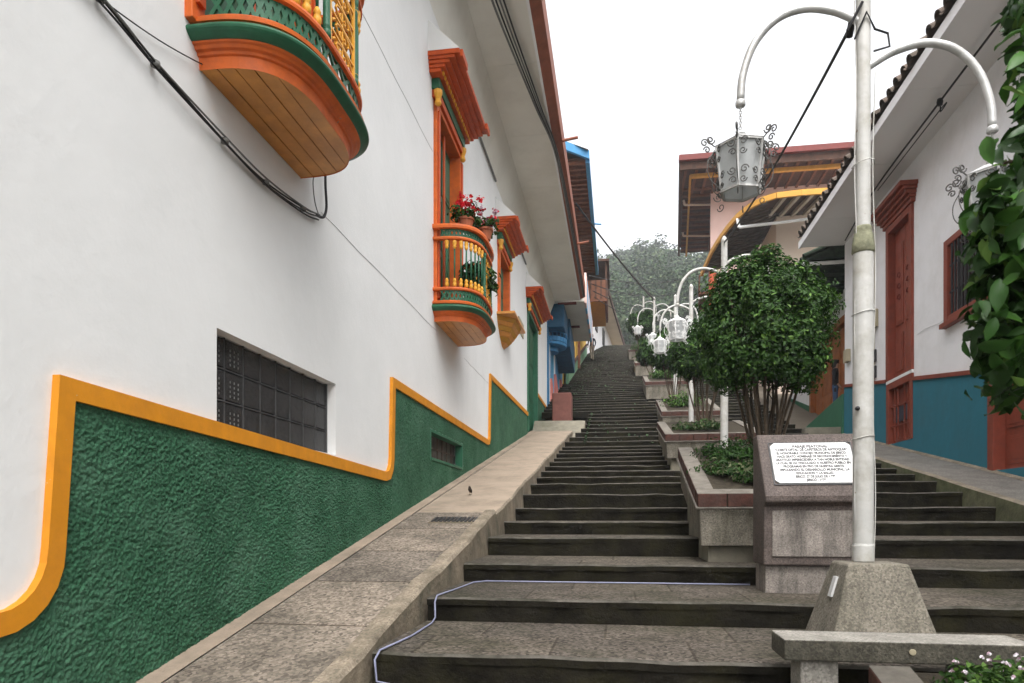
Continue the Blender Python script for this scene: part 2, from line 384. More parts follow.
def build_stairs():
    XA, XB = -2.35, 4.55
    rnd = random.Random(3)
    vs, fs, mi, uvs = [], [], [], []
    def face(pts, m, uv=None):
        o = len(vs); vs.extend(pts); fs.append(tuple(range(o, o+len(pts)))); mi.append(m); uvs.append(uv or [(p[0], p[1]) for p in pts])
    prevz = STEPS[0][1]-.18
    for k, (y0, z0) in enumerate(STEPS):
        y1 = STEPS[k+1][0] if k+1 < len(STEPS) else y0+60
        dx = .23 if y0 < 14 else .9
        xl = XA if y0 > 21.9 or y0 < 3 else -1.30 if y0 < 17 else -1.30+.46*min(1,(y0-17)/2.6)
        xl -= .06
        n = int((XB-xl)/dx); xs = [xl+(XB-xl)*i/n for i in range(n+1)]
        amp = .011 if y0 < 14 else .013
        jy = [rnd.uniform(-amp, amp) for _ in xs]; jz = [rnd.uniform(-amp*.55, amp*.4) for _ in xs]
        # broken, chipped nosing here and there
        for i in range(n+1):
            if rnd.random() < .10: jy[i] += .018; jz[i] -= .010
        rows = 2 if (y1-y0) > .8 else 1
        off = rnd.uniform(0, 1)
        for i in range(n):
            a, b = i, i+1
            nb = .014; lip = .055
            def P(j, yy, zz): return (xs[j], y0+jy[j]+yy, zz+jz[j])
            # riser (under a slightly proud slab), slab edge, worn nosing, tread
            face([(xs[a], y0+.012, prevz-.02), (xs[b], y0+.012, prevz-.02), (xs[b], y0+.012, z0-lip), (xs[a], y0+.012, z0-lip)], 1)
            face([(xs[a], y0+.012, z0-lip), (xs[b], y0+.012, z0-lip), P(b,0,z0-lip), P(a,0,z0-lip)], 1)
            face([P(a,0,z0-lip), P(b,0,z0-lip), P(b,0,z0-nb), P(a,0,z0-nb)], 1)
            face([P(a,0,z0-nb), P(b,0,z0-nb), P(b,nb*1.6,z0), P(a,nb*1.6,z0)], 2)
            def U(j, t): return ((xs[j])/.78+off*.6, t*rows+10*k)
            t0 = nb*1.6/(y1-y0)
            yb = y1+.03
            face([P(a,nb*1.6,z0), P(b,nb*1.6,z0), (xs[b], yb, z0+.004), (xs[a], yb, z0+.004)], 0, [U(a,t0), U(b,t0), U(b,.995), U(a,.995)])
        prevz = z0
    me = bpy.data.meshes.new('stairs'); me.from_pydata(vs, [], fs)
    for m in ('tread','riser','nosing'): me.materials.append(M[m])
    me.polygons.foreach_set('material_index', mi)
    uvl = me.uv_layers.new(name='slabs'); uvl.data.foreach_set('uv', [c for f in uvs for p in f for c in p])
    me.update(); tag(link('stairs', me), kind='structure')
build_stairs()

def terr(x, y):
    base = (stair_z(y) if y < YTOP else ZTOP + .10*(y-YTOP)) - .45
    if y < -3: base = -2.4 + .12*(y+3)
    if y > 90:
        t = min(1, (y-90)/235)
        ridge = 91 + 3*math.sin(x*.09+1.0) + 2*math.sin(x*.23)
        base = base*(1-t) + (base*.15 + ridge)*t if y > 90 else base
        if y > 325: base -= (y-325)*.25
    return base
def terrain(name, X, Y, m):
    vs = [(x, yy, terr(x, yy)) for yy in Y for x in X]; n = len(X)
    fs = [(j*n+i, j*n+i+1, (j+1)*n+i+1, (j+1)*n+i) for j in range(len(Y)-1) for i in range(n-1)]
    mb = MB(); mb.add(vs, fs); return tag(mb.build(name, m, smooth=True), kind='structure')
terrain('ground', [-260,-120,-60,-20,-8,-2.4,0,4.5,8,20,60,120,260], [-60,-20,-6,-3,0,4,8,12,16,20,25,30,36,42,48,54,60,70,80,90], 'earth')
terrain('hill', [-260+13*i for i in range(41)], [89.9]+[100+12*i for i in range(25)], 'hill_ground')

# left sidewalk ---------------------------------------------------------------
def left_sidewalk():
    vs, fs, mi, uvs = [], [], [], []
    def face(pts, m, uv=None):
        o = len(vs); vs.extend(pts); fs.append(tuple(range(o, o+4))); mi.append(m); uvs.append(uv or [(p[0], p[1]) for p in pts])
    rnd = random.Random(5)
    def kx(yy): return -1.405 + .0075*max(0, yy-3.5) + .012*math.sin(yy*2.3) + .008*math.sin(yy*7.1)
    Y = [-4+.35*i for i in range(70)]; Y = [a for a in Y if a < 20.2] + [20.25]
    for a, b in zip(Y, Y[1:]):
        za, zb = side_z(a), side_z(b)
        ka, kb = kx(a), kx(b); top = 1 if a < 7.7 else 0
        gx = -2.33
        ja, jb = .004*math.sin(a*9), .004*math.sin(b*9)
        face([(-2.5,a,za+.012),(gx,a,za+.008),(gx,b,zb+.008),(-2.5,b,zb+.012)], 0)
        U = lambda x, yy: ((yy+4)/.98, (x-gx)/1.25)
        e = .12 if top else .02
        Us = [((a+4)/.95, .1), ((a+4)/.95, .9), ((b+4)/.95, .9), ((b+4)/.95, .1)]
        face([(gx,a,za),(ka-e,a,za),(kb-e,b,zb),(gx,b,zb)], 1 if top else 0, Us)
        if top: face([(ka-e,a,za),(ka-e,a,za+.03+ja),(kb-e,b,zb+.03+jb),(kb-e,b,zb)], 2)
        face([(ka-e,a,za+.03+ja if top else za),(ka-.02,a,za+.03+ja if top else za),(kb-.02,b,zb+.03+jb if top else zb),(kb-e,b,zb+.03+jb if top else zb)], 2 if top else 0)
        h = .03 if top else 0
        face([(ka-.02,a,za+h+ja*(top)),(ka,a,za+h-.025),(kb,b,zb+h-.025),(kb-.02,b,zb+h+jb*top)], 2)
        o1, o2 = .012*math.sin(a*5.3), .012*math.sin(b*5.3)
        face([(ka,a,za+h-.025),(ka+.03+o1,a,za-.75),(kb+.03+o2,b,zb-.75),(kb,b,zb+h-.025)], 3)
    a = Y[-1]; za = side_z(a)
    face([(-2.5,a,za),(kx(a),a,za),(kx(a),a,za-1.5),(-2.5,a,za-1.5)], 3)
    me = bpy.data.meshes.new('sidewalk'); me.from_pydata(vs, [], fs)
    for m in ('beige','slab','kerb','kerb_side'): me.materials.append(M[m])
    me.polygons.foreach_set('material_index', mi)
    uvl = me.uv_layers.new(name='slabs'); uvl.data.foreach_set('uv', [c for f in uvs for p in f for c in p])
    me.update(); tag(link('sidewalk', me), kind='structure')
left_sidewalk()
def right_sidewalk():
    mb = MB(); Y = [-4+.5*i for i in range(46)]
    for a, b in zip(Y, Y[1:]):
        za, zb = rside_z(a), rside_z(b)
        k = 4.5 + .01*math.sin(a*3); k2 = 4.5 + .01*math.sin(b*3)
        mb.quad((k+.12,a,za),(5.52,a,za+.02),(5.52,b,zb+.02),(k2+.12,b,zb), 0)
        mb.quad((k,a,za),(k+.12,a,za+.005),(k2+.12,b,zb+.005),(k2,b,zb), 1)
        mb.quad((k,a,za),(k2,b,zb),(k2-.02,b,zb-.9),(k-.02,a,za-.9), 2)
        mb.quad((5.40,a,za+.021),(5.52,a,za+.06),(5.52,b,zb+.06),(5.40,b,zb+.021), 1)
    tag(mb.build('sidewalk', [mat('asphaltic', (.20,.185,.165), .2, 4, .9, .4, 70, stain=(.10,.09,.075), sscale=1.5, samt=.6, speck=(.5,1.25,90)), 'kerb', 'moss_side']), kind='structure')
right_sidewalk()
mb = MB()                                             # rough concrete landing at the end of the left sidewalk
def jag(p, a=.03): return (p[0]+random.uniform(-a,a), p[1]+random.uniform(-a,a), p[2]+random.uniform(-a,a))
g = 8
for i in range(g):
    ya, yb = 16.8+5.2*i/g, 16.8+5.2*(i+1)/g
    def px(yy): return -1.28 + .42*min(1, max(0,(yy-17.2)/2.6))
    def pz(yy): return min(2.90, side_z(yy)-.02) if yy < 20.2 else 2.90
    xa, xb = px(ya), px(yb)
    mb.quad((-2.45,ya,pz(ya)-.01),(xa-.1,ya,pz(ya)-.03-.25*(ya<20)),(xb-.1,yb,pz(yb)-.03-.25*(yb<20)),(-2.45,yb,pz(yb)-.01), 0)
    mb.quad((xa-.1,ya,pz(ya)-.03-.25*(ya<20)),(xa+.02,ya,pz(ya)-1.2),(xb+.02,yb,pz(yb)-1.2),(xb-.1,yb,pz(yb)-.03-.25*(yb<20)), 1)
mb.quad((-2.45,22,2.89),(-.96,22,2.87),(-.96,22,1.8),(-2.45,22,1.8), 1)
tag(mb.build('landing', ['concrete','kerb_side']), kind='structure')

# ------------------------------------------------------------------ house helpers
def wall_faces(mb, X, n, y0, y1, z0, z1, holes, depth=.22, mi=0):
    ys = sorted(set([y0,y1]+[h[0] for h in holes]+[h[1] for h in holes]))
    zs = sorted(set([z0,z1]+[h[2] for h in holes]+[h[3] for h in holes]))
    for a, b in zip(ys, ys[1:]):
        for c, d in zip(zs, zs[1:]):
            my, mz = (a+b)/2, (c+d)/2
            if any(h[0]<my<h[1] and h[2]<mz<h[3] for h in holes): continue
            mb.quad((X,a,c),(X,b,c),(X,b,d),(X,a,d), mi)
    for a, b, c, d in holes:
        xi = X - n*depth
        mb.quad((X,a,c),(xi,a,c),(xi,a,d),(X,a,d), mi); mb.quad((X,b,c),(xi,b,c),(xi,b,d),(X,b,d), mi)
        mb.quad((X,a,d),(xi,a,d),(xi,b,d),(X,b,d), mi); mb.quad((X,a,c),(xi,a,c),(xi,b,c),(X,b,c), mi)
def ribbon(mb, path, w, x0, x1, mi=0):
    """band of width w along a (y,z) polyline, from x0 to x1"""
    P = [Vector((p[0], p[1])) for p in path]; k = len(P); Lft, Rgt = [], []
    for i in range(k):
        d1 = (P[i]-P[i-1]).normalized() if i else (P[1]-P[0]).normalized()
        d2 = (P[i+1]-P[i]).normalized() if i < k-1 else d1
        n1 = Vector((-d1.y, d1.x)); n2 = Vector((-d2.y, d2.x)); nn = (n1+n2)
        nn = nn.normalized() if nn.length > 1e-4 else n1
        s = w/2/max(.45, nn.dot(n1)); Lft.append(P[i]+nn*s); Rgt.append(P[i]-nn*s)
    ch = .012
    for i in range(k-1):
        a, b, c, d = Rgt[i], Rgt[i+1], Lft[i+1], Lft[i]
        mb.quad((x1,*a),(x1,*b),(x1,*c),(x1,*d), mi)
        mb.quad((x0,*a),(x0,*b),(x1,*b),(x1,*a), mi); mb.quad((x0,*d),(x0,*c),(x1,*c),(x1,*d), mi)
    mb.quad((x0,*Rgt[0]),(x1,*Rgt[0]),(x1,*Lft[0]),(x0,*Lft[0]), mi); mb.quad((x0,*Rgt[-1]),(x1,*Rgt[-1]),(x1,*Lft[-1]),(x0,*Lft[-1]), mi)

def barrel_tiles(mb, p0, p1, up, spacing, r, mi=0, seed=1):
    rnd = random.Random(seed)
    p0 = Vector(p0); p1 = Vector(p1); up = Vector(up); e = (p1-p0); L = e.length; e.normalize()
    nrm = e.cross(up.normalized());
    if nrm.z < 0: nrm = -nrm
    n = int(L/spacing)
    for i in range(n):
        c = p0 + e*(spacing*(i+.5)) + Vector((0,0,rnd.uniform(-.012,.012))) - up.normalized()*rnd.uniform(0,.05)
        for ph, rr, lift in ((0, r, 0), (.5, r*.9, -.02)):
            cc = c + e*spacing*ph; seg = 6; vs = []
            for t in (0, 1):
                for j in range(seg+1):
                    a = math.pi*j/seg
                    if ph: v = e*(math.cos(a)*rr) + nrm*(-math.sin(a)*rr*.7+lift+.04)
                    else: v = e*(math.cos(a)*rr) + nrm*(math.sin(a)*rr)
                    vs.append(cc + v + up*t)
                for j in range(seg+1):
                    a = math.pi*j/seg; r2 = rr-.018
                    if ph: v = e*(math.cos(a)*r2) + nrm*(-math.sin(a)*r2*.7+lift+.04)
                    else: v = e*(math.cos(a)*r2) + nrm*(math.sin(a)*r2)
                    vs.append(cc + v + up*t)
            q = 2*(seg+1); fs = []
            for j in range(seg):
                fs += [(j, j+1, q+j+1, q+j), (seg+1+j, seg+2+j, q+seg+2+j, q+seg+1+j), (j, j+1, seg+2+j, seg+1+j)]
            mb.add(vs, fs, mi)

def double_door(parent, X, n, y0, y1, z0, z1, frame, leaf, name='door', fw=.12, rec=.08, panels=((.06,.34),(.40,.94)), leaves=2, proud=.03, handle=False, panelmat=None):
    """framed door / shutter pair in the wall plane x=X, n = outward direction"""
    f = MB(); xo, xi = X+n*proud, X-n*(rec+.05)
    f.box(xi, xo, y0, y0+fw, z0, z1); f.box(xi, xo, y1-fw, y1, z0, z1); f.box(xi, xo, y0+fw, y1-fw, z1-fw, z1)
    fo = f.build(name, frame, parent, bevel=.006)
    lw = (y1-y0-2*fw)/leaves
    for k in range(leaves):
        a = y0+fw+lw*k+.005; b = a+lw-.01; h = z1-fw-z0-.01
        m = MB(); x1 = X-n*rec
        m.box(x1-n*.045, x1, a, b, z0+.01, z0+h)
        for pa, pb in panels:
            m.box(x1, x1+n*.018, a+.07, b-.07, z0+h*pa, z0+h*pb, 1 if panelmat else 0)
            m.box(x1+n*.018, x1+n*.026, a+.12, b-.12, z0+h*pa+.05, z0+h*pb-.05, 1 if panelmat else 0)
        lo = m.build('door_leaf', [leaf]+([panelmat] if panelmat else []), fo, bevel=.004)
        if handle and k == 0:
            q = MB(); q.tube([(x1+n*.02, b-.05, z0+1.0), (x1+n*.07, b-.05, z0+1.0), (x1+n*.07, b-.12, z0+1.0)], .012, 8)
            q.build('handle', 'steel', fo, True)
    return fo

# ------------------------------------------------------------------ LEFT: white house with green dado
XL = -2.48
house = thing('house', (XL, 10, 1.0), 'long white house with green rough stucco base, zigzag yellow band and orange balconies', 'house')
FW = [(3.72, 5.42), (9.25, 10.80)]                       # french windows behind the balconies
holes = [(4.05,5.92,.56,1.19), (9.02,11.0,.77,1.19), (14.35,15.8,4.22,5.75), (19.15,21.5,2.35,5.85)] + [(a,b,2.9,5.75) for a,b in FW]
mb = MB(); wall_faces(mb, XL, 1, -6, 24.62, -3, 7.0, holes)
mb.box(XL-7, XL-.23, -6, 24.6, -3, 7.75)
mb.quad((XL,24.62,-3),(XL-.3,24.62,-3),(XL-.3,24.62,7.6),(XL,24.62,7.6))
mb.quad((XL,-6,-3),(XL-.3,-6,-3),(XL-.3,-6,7.6),(XL,-6,7.6))
mb.build('wall', 'white_wall', house)
# hairline joints in the render
jm = mat('joint', (.46,.46,.45), .1, 8, .9)
for zz, ya, yb in ((2.58,5.6,9.4),(2.60,11.15,13.35),(4.95,5.6,9.2)):
    mb = MB(); mb.tube([(XL+.002,ya+(yb-ya)*i/12, zz+.006*math.sin(i*1.7)) for i in range(13)], .0025, 4); mb.build('render_joint', jm, house)
cm_ = mat('crack', (.50,.50,.49), .1, 9, .9)
# green dado, really rough: displaced grid
def dado(ya, yb, ztop, step, parent, amp, hole=None):
    ys = [ya+(yb-ya)*i/max(1,round((yb-ya)/step)) for i in range(max(1,round((yb-ya)/step))+1)]
    zb0 = side_z(ya)-.12; nz = max(2, int((ztop(ya)-zb0)/step)); vs = []; fs = []
    for yy in ys:
        z0 = side_z(yy)-.06; z1 = ztop(yy)
        for j in range(nz+1):
            zz = z0+(z1-z0)*j/nz
            p = Vector((yy*1.0, zz*1.0, 0))
            d = noise.noise(p*6)*.15 + (.42-noise.voronoi(p*56)[0][0])*1.0 + noise.noise(p*100)*.35
            e = min(1, max(0, (z1-zz-.075)/.02))
            vs.append((XL+.012+max(-.013, amp*d)*max(0,e)+.006, yy, zz))
    n = nz+1
    for i in range(len(ys)-1):
        for j in range(nz):
            if hole:
                my = (ys[i]+ys[i+1])/2; mz = (vs[i*n+j][2]+vs[i*n+j+1][2])/2
                if hole[0]<my<hole[1] and hole[2]<mz<hole[3]: continue
            fs.append((i*n+j, (i+1)*n+j, (i+1)*n+j+1, i*n+j+1))
    m = MB(); m.add(vs, fs); o = m.build('stucco_dado', 'green_stucco', parent, smooth=True); return o
lin = lambda a, za, b, zb: (lambda yy: za+(zb-za)*(yy-a)/(b-a))
dado(-6, 1.2, lambda yy: -.46, .06, house, .02)
dado(1.2, 2.80, lambda yy: -.43 if yy < 2.45 else -.13-.30*math.sqrt(max(0,1-min(1,(yy-2.45)/.31)**2)), .0066, house, .0165)
dado(2.80, 7.421, lin(2.8,.60,7.3,.44), .0066, house, .0165)
dado(7.42, 13.401, lin(7.4,1.50,13.3,1.46),   .013, house, .016, (9.02,11.0,.77,1.19))
dado(13.40, 19.12, lin(13.4,2.74,19.1,2.84), .07, house, .02)
dado(21.55, 24.6, lambda yy: 3.78, .08, house, .02)
mb = MB()
arc1 = [(2.45+.30*math.sin(t*math.pi/2/6), -.13-.30*math.cos(t*math.pi/2/6)) for t in range(7)]
ribbon(mb, [(-6,-.43)] + arc1 + [(2.81,.585),(7.18,.445),(7.31,.47),(7.385,.56),(7.41,.66),(7.455,1.50),(13.1,1.445),(13.26,1.47),(13.33,1.56),(13.43,2.76),(19.12,2.86)], .098, XL-.01, XL+.038)
ribbon(mb, [(21.6,3.82),(24.6,3.82)], .1, XL-.01, XL+.038)
mb.build('yellow_band', 'yellow_trim', house, bevel=.008)
# glass block window
mb = MB(); ya, yb, za, zb = holes[0]; xr = XL-.10
mb.box(xr-.06, xr-.015, ya, yb, za, zb)
bw = (yb-ya)/8; bh = (zb-za)/3
for i in range(8):
    for j in range(3):
        mb.hexa([(xr+.012 if q>=4 else xr-.02, yy, zz) for q,(yy,zz) in enumerate(
            [(ya+i*bw+.008,za+j*bh+.008),(ya+i*bw+.008,za+(j+1)*bh-.008),(ya+(i+1)*bw-.008,za+(j+1)*bh-.008),(ya+(i+1)*bw-.008,za+j*bh+.008),
             (ya+i*bw+.014,za+j*bh+.014),(ya+i*bw+.014,za+(j+1)*bh-.014),(ya+(i+1)*bw-.014,za+(j+1)*bh-.014),(ya+(i+1)*bw-.014,za+j*bh+.014)])])
        if i < 2:                                           # pierced ventilation blocks
            for q in range(3):
                for w in range(4):
                    mb.box(xr+.0125, xr+.016, ya+i*bw+.06+q*.05, ya+i*bw+.07+q*.05, za+j*bh+.035+w*.032, za+j*bh+.05+w*.032, 1)
w1 = mb.build('glass_block_window', ['block', 'cable_grey'], house)
mb = MB()
mb.box(xr-.03, xr+.02, ya+.001, ya+.022, za, zb); mb.box(xr-.03, xr+.02, yb-.022, yb-.001, za, zb)
for j in (1,2): mb.box(xr-.03, xr+.0135, ya+.022, yb-.022, za+bh*j-.004, za+bh*j+.004)
for i in range(1,8): mb.box(xr-.03, xr+.014, ya+bw*i-.004, ya+bw*i+.004, za, zb)
mb.build('window_frame', mat('dark_grout', (.075,.075,.075), .2, 20, .8), w1)
# cellar window in the dado
ya, yb, za, zb = holes[1]; mb = MB()
mb.box(XL-.16, XL-.12, ya, yb, za, zb); cw = mb.build('cellar_window', mat('dusty_glass', (.06,.05,.045), .5, 6, .5), house)
mb = MB()
for a in (ya, yb-.05): mb.box(XL-.10, XL+.02, a, a+.05, za, zb)
mb.box(XL-.10, XL+.02, ya+.05, yb-.05, zb-.04, zb); mb.box(XL-.10, XL+.03, ya+.05, yb-.05, za, za+.04)
mb.build('window_frame', 'green_plain', cw, bevel=.005)
mb = MB()
for i in range(1, 7): mb.box(XL-.115, XL-.105, ya+(yb-ya)*i/7-.01, ya+(yb-ya)*i/7+.01, za+.04, zb-.04)
mb.box(XL-.104, XL-.10, ya+.05, yb-.05, (za+zb)/2-.01, (za+zb)/2+.01)
mb.build('grille', mat('rusty', (.10,.07,.055), .3, 12, .8), cw)
mb = MB()                                                  # board of the doorway reveal behind french windows etc.
# cornices ----------------------------------------------------------------------
def cornice(parent, y0, y1, zb, X=XL, n=1, mats=('deep_orange','green_paint','yellow_wood'), wedge=True):
    m = MB(); ln = y1-y0
    m.box(X, X+n*.09, y0+.10, y1-.10, zb-.10, zb, 0)
    m.box(X, X+n*.11, y0+.08, y1-.08, zb, zb+.14, 1)             # green frieze
    for i, (d, h) in enumerate(((.16,.05),(.22,.04),(.29,.045),(.36,.04),(.43,.06))):
        zz = zb+.14+sum((.05,.04,.045,.04,.06)[:i]); m.box(X, X+n*d, y0-.0-d*.28, y1+d*.28, zz, zz+h, 0)
    k = int(ln/.10)
    for i in range(k): m.box(X+n*.16, X+n*.185, y0+ln*(i+.25)/k, y0+ln*(i+.7)/k, zb+.142, zb+.188, 2)
    for yy in (y0, y1):                                         # stepped end blocks
        m.box(X+n*.43, X+n*.47, yy-.10, yy+.22 if yy==y0 else yy+.12, zb+.28, zb+.37, 0)
    for yy in (y0+.12, y1-.12): m.lathe([(.02,zb-.22),(.05,zb-.19),(.035,zb-.13),(.06,zb-.06),(.06,zb-.01)], X+n*.08, yy, 8, 2)
    c = m.build('cornice', list(mats), parent, bevel=.006)
    if wedge:
        w = MB(); zt = zb+.376; a, b = y0-.12, y1+.12; xx = X+n*.43
        w.add([(X+.001,a,zt),(xx,a,zt),(xx,b,zt),(X+.001,b,zt),(X+.001,a+.02,zt+.42),(X+.001,b-.02,zt+.42)], [(0,1,2,3),(0,4,1),(1,4,5,2),(2,5,3),(0,3,5,4)], 0)
        w.build('flashing', 'white_wall', c)
    return c
# balcony -----------------------------------------------------------------------
def plan(s, half, depth, e=3.2):
    a = math.pi*s; c, q = math.cos(a), math.sin(a)
    return (depth*abs(q)**(2/e), -half*math.copysign(abs(c)**(2/e), c))
def balcony(parent, yc, zb, half=.80, depth=.66):
    N = 44
    root = MB()
    def pts(h, d): return [plan(i/N, h, d) for i in range(N+1)]
    def sweep(m, prof, mi=0):                                    # prof: (inset, z)
        rows = [[(XL+px, yc+py, zz) for px, py in pts(half-ins, depth-ins)] for ins, zz in prof]
        for r0, r1 in zip(rows, rows[1:]):
            for i in range(N): m.quad(r0[i], r0[i+1], r1[i+1], r1[i], mi)
    sk = MB()
    sweep(sk, [(.115,zb),(.11,zb+.07),(.095,zb+.075),(.09,zb+.09),(.07,zb+.095),(.06,zb+.11),(.045,zb+.115),(.035,zb+.13)])
    sweep(sk, [(.05,zb+.212),(.01,zb+.217),(.005,zb+.24),(.03,zb+.25),(.03,zb+.262),(.10,zb+.267)])
    poly = [(XL+px, yc+py) for px, py in pts(half-.06, depth-.06)]
    sk.prism_z(poly, zb+.12, zb+.21)
    b = sk.build('balcony', ['orange'], parent, smooth=False)
    # plank underside with real gaps
    pl = MB(); npl = 5; inner = None
    for k in range(npl):
        xa, xb = XL+.003+(depth-.12)*k/npl, XL+(depth-.12)*(k+1)/npl-.004
        def half_at(x):
            t = min(1, max(0,(x-XL)/(depth-.117))); return (half-.117)*(1-t**3.2)**(1/3.2)
        seg = 6; top = []; 
        L = [(xa+(xb-xa)*i/seg, yc-half_at(xa+(xb-xa)*i/seg)) for i in range(seg+1)]
        Rr = [(x, 2*yc-yy) for x, yy in reversed(L)]
        pl.prism_z(L+Rr, zb+.006+.002*(k%2), zb+.05)
    pl.build('floor_boards', 'varnish', b)
    gm = MB(); sweep(gm, [(.05,zb+.122)]+[(.03-.05*math.sin(math.pi*i/8), zb+.125+.09*i/8) for i in range(9)]+[(.05,zb+.218)])
    gm.build('green_moulding', 'green_paint', b, smooth=True)
    for zz, hh in ((zb+.425,.05),(zb+1.11,.05),(zb+1.265,.07)):
        m = MB(); w = .02 if hh < .06 else .04
        sweep(m, [(.05+.025,zz-hh/2),(.05-w,zz-hh/2+.008),(.05-w-.004,zz),(.05-w,zz+hh/2-.008),(.05+.025,zz+hh/2),(.05+.045,zz),(.05+.025,zz-hh/2)])
        m.build('rail', 'orange', b, smooth=False)
    for z0, z1 in ((zb+.267,zb+.402),(zb+1.135,zb+1.232)):       # lattice bands
        m = MB(); K = 30; zc = (z0+z1)/2
        P = [(XL+px, yc+py) for px, py in [plan(.02+.96*i/K, half-.06, depth-.06) for i in range(K+1)]]
        for i in range(K):
            a, c = P[i], P[i+1]
            m.bar((*a,z0),(*c,z1), .018, .024); m.bar((*a,z1),(*c,z0), .016, .024)
        for i in range(K):
            a, c = P[i], P[i+1]
            m.bar((*a,z0+.006),(*c,z0+.006), .017, .012); m.bar((*a,z1-.006),(*c,z1-.006), .017, .012)
        m.build('lattice_band', 'green_paint', b)
    # balusters
    bal = MB(); z0, z1 = zb+.45, zb+1.085
    prof = [(.013,z0),(.026,z0+.01),(.03,z0+.045),(.018,z0+.075),(.028,z0+.085),(.012,z0+.12)]
    bal.lathe(prof, 0, 0, 8, 1); bal.lathe([(.011,z0+.12),(.012,(z0+z1)/2),(.011,z1-.12)], 0, 0, 8, 0)
    bal.lathe([(r,z0+z1-zz) for r,zz in reversed(prof)], 0, 0, 8, 1)
    bme = bal.mesh('baluster', ['green_paint','yellow_wood'], True)
    for i, s in enumerate([.05+.052*k for k in range(8)] + [.95-.052*k for k in range(8)]):
        px, py = plan(s, half-.06, depth-.06)
        link('baluster', bme, b, (px, yc+py-W[b].y+0, -W[b].z)) if False else link('baluster', bme, b, (XL+px-W[b].x, yc+py-W[b].y, -W[b].z))
    post = MB(); post.lathe([(.03,z0),(.03,z0+.05),(.022,z0+.06),(.03,z0+.07),(.024,z0+.09),(.024,z1-.09),(.03,z1-.07),(.022,z1-.06),(.03,z1-.05),(.03,z1)], 0, 0, 10)
    pme = post.mesh('post', ['green_paint'], True)
    for s in (.46, .585):
        px, py = plan(s, half-.06, depth-.06); link('post', pme, b, (XL+px-W[b].x, yc+py-W[b].y, -W[b].z))
    # carved openwork panel between the posts
    m = MB(); A = Vector((XL+plan(.475,half-.06,depth-.06)[0], yc+plan(.475,half-.06,depth-.06)[1], 0)); B = Vector((XL+plan(.57,half-.06,depth-.06)[0], yc+plan(.57,half-.06,depth-.06)[1], 0))
    def Q(u, zz): p = A.lerp(B, u); return (p.x, p.y, zz)
    for u in (0, 1): m.bar(Q(u,z0), Q(u,z1), .02, .02, (1,0,0))
    for j in range(5):
        zc = z0+(z1-z0)*(j+.5)/5; h = (z1-z0)/10
        for sg in (1,-1):
            m.tube([Q(.5+sg*(.42*(1-t/14))*math.cos(t*.62), zc+h*.9*(1-t/16)*math.sin(t*.62)) for t in range(12)], .009, 5)
        m.tube([Q(.5,zc-h),Q(.5,zc+h)], .008, 5)
        m.bar(Q(0,zc-h), Q(1,zc-h), .012, .014)
    m.build('carved_panel', 'yellow_wood', b)
    return b
def french_window(parent, y0, y1, z0, z1):
    f = double_door(parent, XL, 1, y0, y1, z0, z1, 'orange', 'green_paint', 'french_window', .13, .12, ((.06,.36),(.40,.66),(.70,.95)), 2, .05, panelmat='green_paint')
    m = MB()
    for a in (y0-.0, y1-.13): m.box(XL+.05, XL+.075, a+.03, a+.10, z0+.1, z1-.2, 0)
    m.bar((XL-.05,(y0+y1)/2,z0+.1),(XL-.05,(y0+y1)/2,z1-.14),.05,.03,(1,0,0),0)
    m.build('pilaster', 'deep_orange', f, bevel=.004)
for (a, b_) in FW:
    french_window(house, a, b_, 2.9, 5.75); cornice(house, a-.18, b_+.02, 5.78)
    balcony(house, (a+b_)/2-.03+(.0), 2.68, .79 if a < 5 else .82, .66)
# window with carved corbel
f = double_door(house, XL, 1, 14.35, 15.8, 4.22, 5.75, 'orange', 'green_paint', 'window', .14, .10, ((.06,.46),(.52,.95)), 2, .05)
m = MB()
for i in range(6):
    t0, t1 = i/6, (i+1)/6
    for (zz0, zz1, d0, d1, hh0, hh1) in [(4.22-.52*t1, 4.22-.52*t0, .34*(1-t1)**.7, .34*(1-t0)**.7, .80*(1-.8*t1**1.6), .80*(1-.8*t0**1.6))]:
        P0 = [(XL, 15.08-hh0), (XL+d0, 15.08-hh0*.55), (XL+d0, 15.08+hh0*.55), (XL, 15.08+hh0)]
        P1 = [(XL, 15.08-hh1), (XL+d1, 15.08-hh1*.55), (XL+d1, 15.08+hh1*.55), (XL, 15.08+hh1)]
        m.hexa([(x,yy,zz0) for x,yy in P0]+[(x,yy,zz1-.008) for x,yy in P1], i % 2)
m.box(XL, XL+.38, 14.25, 15.9, 4.22, 4.27, 1)
m.build('corbel_sill', ['ochre','varnish'], f, bevel=.004)
cornice(house, 14.2, 15.75, 5.78)
double_door(house, XL, 1, 19.15, 21.5, 2.4, 5.85, 'green_plain', 'green_paint', 'door', .14, .10, ((.05,.28),(.33,.60),(.65,.95)), 2, .04)
cornice(house, 18.95, 21.7, 5.9)
mb = MB(); mb.box(XL, XL+.025, 17.4, 18.3, 4.72, 5.08); mb.build('wall_plate', 'plastic_beige', house, bevel=.006)
